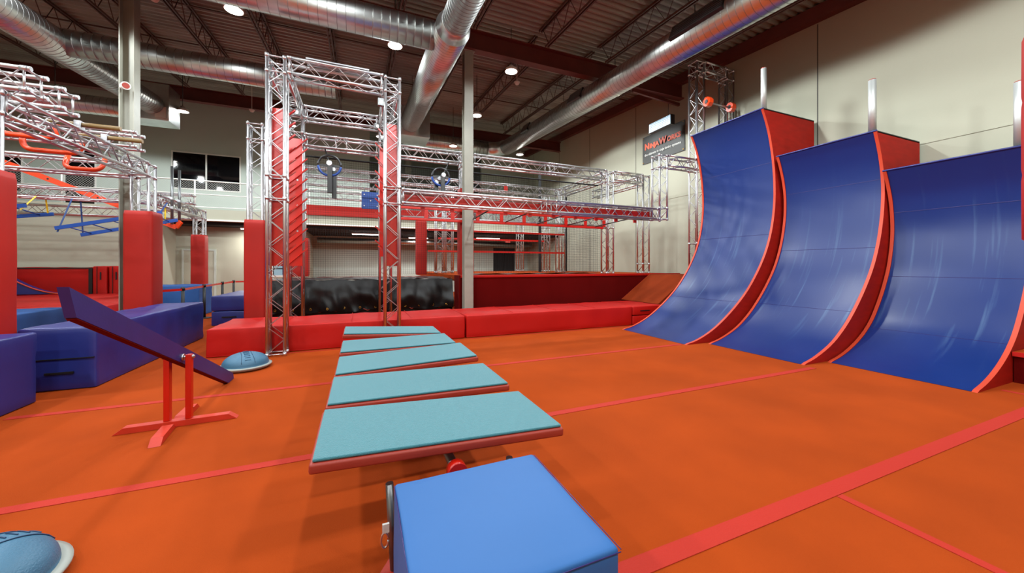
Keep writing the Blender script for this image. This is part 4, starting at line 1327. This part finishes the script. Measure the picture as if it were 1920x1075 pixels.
# red landing mats left
for i, (x0, x1, y0, y1, lb) in enumerate(((-10.8, -8.0, 11.6, 15.9, 'red landing mat at the left, leftmost of the three low ones'), (-7.98, -6.75, 11.2, 15.9, 'red landing mat at the left, the middle of the three low ones'), (-6.72, -5.3, 10.5, 13.3, 'red landing mat at the left, nearest the steel column'))):
    t = thing('crash_mat', ((x0 + x1) / 2, (y0 + y1) / 2, 0), lb, 'crash mat', 'low red landing mats on the left')
    soft_box('vinyl_cover', M['redvinyl'], x0, x1, y0, y1, .003, .62, t, amp=.015, seg=.14, r=.04, seed=20 + i)
# upright mats against the wall
t = thing('crash_mat', (-9.5, 16.3, 0), 'wide red mat with black borders leaning upright against the left wall', 'crash mat', 'red mats standing against the left wall')
soft_box('vinyl_cover', M['redvinyl'], -11.4, -8.05, 16.3, 16.6, .003, 1.47, t, amp=.02, seg=.15, r=.03, seed=31)
MB().box(-11.4, -8.16, 16.275, 16.295, 1.41, 1.45).build('border', M['black'], t)
MB().box(-8.16, -8.07, 16.275, 16.295, .3, 1.45).build('border', M['black'], t)
for i, x in enumerate((-8.0, -7.62)):
    t = thing('folding_mat', (x + .17, 16.4, 0), ['red folding mat standing on edge, next to the wide upright mat', 'red folding mat standing on edge, farthest right against the left wall'][i], 'folding mat', 'red mats standing against the left wall')
    soft_box('vinyl_cover', M['redvinyl'], x, x + .34, 16.15, 16.7, .003, 1.5, t, amp=.012, seg=.12, r=.03, seed=33 + i)
    MB().box(x + .18, x + .21, 16.13, 16.148, 1.05, 1.3).build('handle', M['black'], t)
    MB().box(x + .10, x + .112, 16.135, 16.15, .55, 1.48).build('seam', M['black'], t)
# small blue quarter ramp at far left
t = thing('quarter_ramp', (-9.9, 15.9, .6), 'small blue quarter ramp side with a red rim at the far left', 'curved ramp')
qp = [(-8.75 - 1.9 * (1 - math.cos(a)) - .0, .63 + 1.0 * (math.sin(a)) ** 1.0) for a in []]
pts = [(-8.62 - 1.6 * s, .63 + .95 * s ** 1.8) for s in [q / 12 for q in range(13)]]
MB().prism(pts + [(-10.22, .63)], 'Y', 16.0, 16.2).build('side_panel', M['bluevinyl'], t)
MB().path([(a, 15.98, b) for a, b in pts], .02, 8).build('rim', M['edge'], t)

# barrier posts and belts
bp_ = [(-4.02, 11.4), (-4.12, 13.05), (-4.22, 14.9), (-4.28, 16.3)]
bl = ['nearest black barrier post, left of the corner of the long blue block', 'second black barrier post with its round base on the floor', 'third black barrier post beyond the dark blue block', 'farthest black barrier post below the reception window']
for i, (x, y) in enumerate(bp_):
    t = thing('barrier_post', (x, y, 0), bl[i], 'barrier post', 'black barrier posts')
    MB().tube((x, y, 0), (x, y, .03), .17, 24, r1=.16).build('base', M['black'], t)
    MB().tube((x, y, .03), (x, y, .90), .035, 14).build('post', M['black'], t)
    MB().tube((x, y, .90), (x, y, .98), .042, 14).build('belt_head', M['black'], t)
    if i: 
        x0, y0 = bp_[i - 1]
        MB().bar((x0, y0 + .05, .92), (x, y - .05, .92), .004, .055).build('belt', M['redboard'], t)
    if i == 0:
        MB().bar((x - .4, y - .7, .92), (x, y - .05, .92), .004, .055).build('belt', M['redboard'], t)
    if i == 3:
        MB().bar((x + .05, y, .92), (x + 1.9, y + .4, .92), .004, .055).build('belt', M['redboard'], t)

# ================================================================ LEFT RIG ATTACHMENTS
def orange_tube(pts, label, r=.038):
    P_ = [Vector(p) for p in pts]
    out = []
    for i, p in enumerate(P_):
        if 0 < i < len(P_) - 1:
            a = p + (P_[i - 1] - p).normalized() * .14; b = p + (P_[i + 1] - p).normalized() * .14
            for q in range(7):
                s = q / 6
                out.append((1 - s) ** 2 * a + 2 * s * (1 - s) * p + s * s * b)
        else:
            out.append(p)
    mb = MB().path(out, r, 14)
    tag(mb.build('grip_tube', M['orange'], loc=P_[0]), label, 'grip tube', 'bent orange tubes on the left rig')
orange_tube([(-4.95, 7.9, 3.75), (-4.95, 7.9, 3.47), (-4.35, 7.95, 3.47), (-4.35, 7.95, 3.8)], 'bent orange tube hanging under the near left trusses, the nearer one')
orange_tube([(-5.1, 8.6, 3.60), (-5.1, 8.6, 3.42), (-4.4, 8.62, 3.42), (-4.4, 8.62, 3.60)], 'bent orange tube hanging lower under the near left trusses')
orange_tube([(-4.9, 9.24, 3.52), (-4.9, 9.12, 3.26), (-4.4, 9.12, 3.26), (-4.4, 9.24, 3.52)], 'short bent orange tube beside the left tower top')
for (y, lb) in ((7.75, 'nearer brown taped pipe clamped across the left truss beam'), (8.55, 'farther brown taped pipe clamped across the left truss beam')):
    z = ZA + .125 + .07
    t = thing('clamped_pipe', (-3.8, y, z), lb, 'pipe', 'brown pipes on the left truss beam')
    yy = y - .35 if y < 8 else y - .55
    MB().tube((-4.15, yy, z), (-3.35, yy, z), .034, 14).build('pipe', M['brown'], t)
    MB().box(-3.85, -3.77, yy - .05, yy + .05, z - .09, z + .05).build('clamp', M['alu_dark'], t, bevel=.01)
# dark poles clamped beyond the column
for i, y in enumerate((13.05, 13.5)):
    t = thing('clamped_pole', (-4.86, y, 2.7), ['dark grey upright pole clamped to the rear left beam, the left one', 'dark grey upright pole clamped to the rear left beam, the right one'][i], 'pole', 'dark poles clamped on the left rig')
    MB().tube((-4.84, y, 2.66), (-4.84, y, 4.28), .034, 12).build('pole', M['greypipe'], t)
    for z in (3.12, 3.38):
        MB().box(-4.92, -4.80, y - .07, y + .07, z - .04, z + .04).build('clamp', M['alu_dark'], t, bevel=.008)
# orange perforated plank
pk = thing('perforated_plank', (-6.7, 13.1, 3.3), 'long orange perforated plank sloping down behind the left trusses', 'plank')
a = Vector((-8.9, 13.0, 4.42)); b = Vector((-4.82, 13.25, 2.60))
MB().bar(a, b, .035, .13).build('plank', M['orange'], pk)
MB().bar(b, b + Vector((.12, -.05, .16)), .05, .12).build('end_bracket', M['orange'], pk)
for q in range(9):
    c = a.lerp(b, (q + .5) / 9)
    MB().tube(c + Vector((0, -.021, 0)), c + Vector((0, -.019, 0)), .022, 12).build('hole', M['black'], pk)
# blue hanging ladders
def ladder(p0, p1, wy, label, straps, sm, n=5, top=3.15):
    p0 = Vector(p0); p1 = Vector(p1)
    t = thing('hanging_ladder', tuple((p0 + p1) / 2), label, 'hanging ladder', 'blue ladders hung on straps')
    for s in (-1, 1):
        off = Vector((0, s * wy / 2, -s * .045))
        MB().bar(p0 + off, p1 + off, .035, .085).build('side_rail', M['blueladder'], t)
    for q in range(n):
        c = p0.lerp(p1, (q + .5) / n)
        MB().tube(c + Vector((0, -wy / 2 + .02, .04)), c + Vector((0, wy / 2 - .02, -.04)), .014, 8).build('rung', M['blueladder'], t)
    for (f, s) in straps:
        c = p0.lerp(p1, f) + Vector((0, s * wy / 2, 0))
        MB().bar(c + Vector((0, 0, -.05)), Vector((c.x + .05, 12.26 if s < 0 else 12.54, top)), .03, .006, up=(0, 1, 0)).build('strap', sm, t)
ladder((-6.52, 12.3, 2.33), (-4.6, 12.3, 2.80), .85, 'blue ladder hung on blue straps, the right one', [(.02, -1), (.02, 1), (.95, -1)], M['bluestrap'])
ladder((-9.4, 12.3, 2.48), (-7.0, 12.3, 2.83), .8, 'blue ladder hung on yellow straps at the left edge', [(.96, -1), (.96, 1)], M['yellow'])
t = thing('strap_hook', (-4.9, 12.9, 2.9), 'small yellow strap hook under the rear left beam', 'strap')
MB().path([(-4.95, 12.95, 3.1), (-4.95, 12.95, 2.8), (-5.0, 12.95, 2.7), (-5.06, 12.95, 2.78)], .02, 8).build('hook', M['yellow'], t)

# ================================================================ MEZZANINE RAILING
def railing(x0, x1, y, z0, label, nposts, red=None):
    t = thing('mezzanine_railing', ((x0 + x1) / 2, y, z0), label, 'railing')
    MB().tube((x0, y, z0 + 1.05), (x1, y, z0 + 1.05), .024, 8).build('top_rail', M['white'], t)
    MB().tube((x0, y, z0 + .55), (x1, y, z0 + .55), .016, 8).build('mid_rail', M['white'], t)
    MB().tube((x0, y, z0 + .08), (x1, y, z0 + .08), .016, 8).build('bottom_rail', M['white'], t)
    for i in range(nposts):
        x = x0 + (x1 - x0) * i / (nposts - 1)
        MB().tube((x, y, z0), (x, y, z0 + 1.04), .024, 8).build('post', M['white'], t)
    mb = MB()
    h = .96; d = .0035; p = .075
    x = x0 - h
    while x < x1:
        for sgn in (1, -1):
            a0, a1 = (x, x + h) if sgn > 0 else (x + h, x)
            lo, hi = z0 + .08, z0 + .08 + h
            xa, za, xb_, zb_ = a0, lo, a1, hi
            # clip to range
            if min(xa, xb_) < x0 or max(xa, xb_) > x1: 
                continue
            mb.bar((xa, y + .0, za), (xb_, y + .0, zb_), d, d, up=(0, 1, 0))
        x += p
    o = mb.build('chain_link', M['chain'], t, fix=False); o['kind'] = 'stuff'
railing(-12.6, -2.1, YM + .06, MEZ1, 'white railing with chain link mesh on the mezzanine at the left', 7)
railing(-1.9, 9.6, YM + .06, MEZ1, 'white railing with chain link mesh on the mezzanine behind the net', 7)
mb = MB().box(-2.0, 4.2, YM - .07, YM - .035, MEZ1 - .03, MEZ1 + .38)
tag(mb.build('edge_padding', M['redpad'], loc=(1, YM - .05, MEZ1)), 'red padding strip along the mezzanine edge behind the net', 'padding')
for (x, y, z, lb) in ((6.0, 15.93, 4.45, 'small red sign standing up from the far beam'), (4.75, 12.13, 4.2, 'small red tag on the second row beam')):
    mb = MB().box(x - .07, x + .07, y - .155, y - .15, z - .08, z + .12)
    tag(mb.build('warning_tag', M['redboard'], loc=(x, y, z)), lb, 'tag')
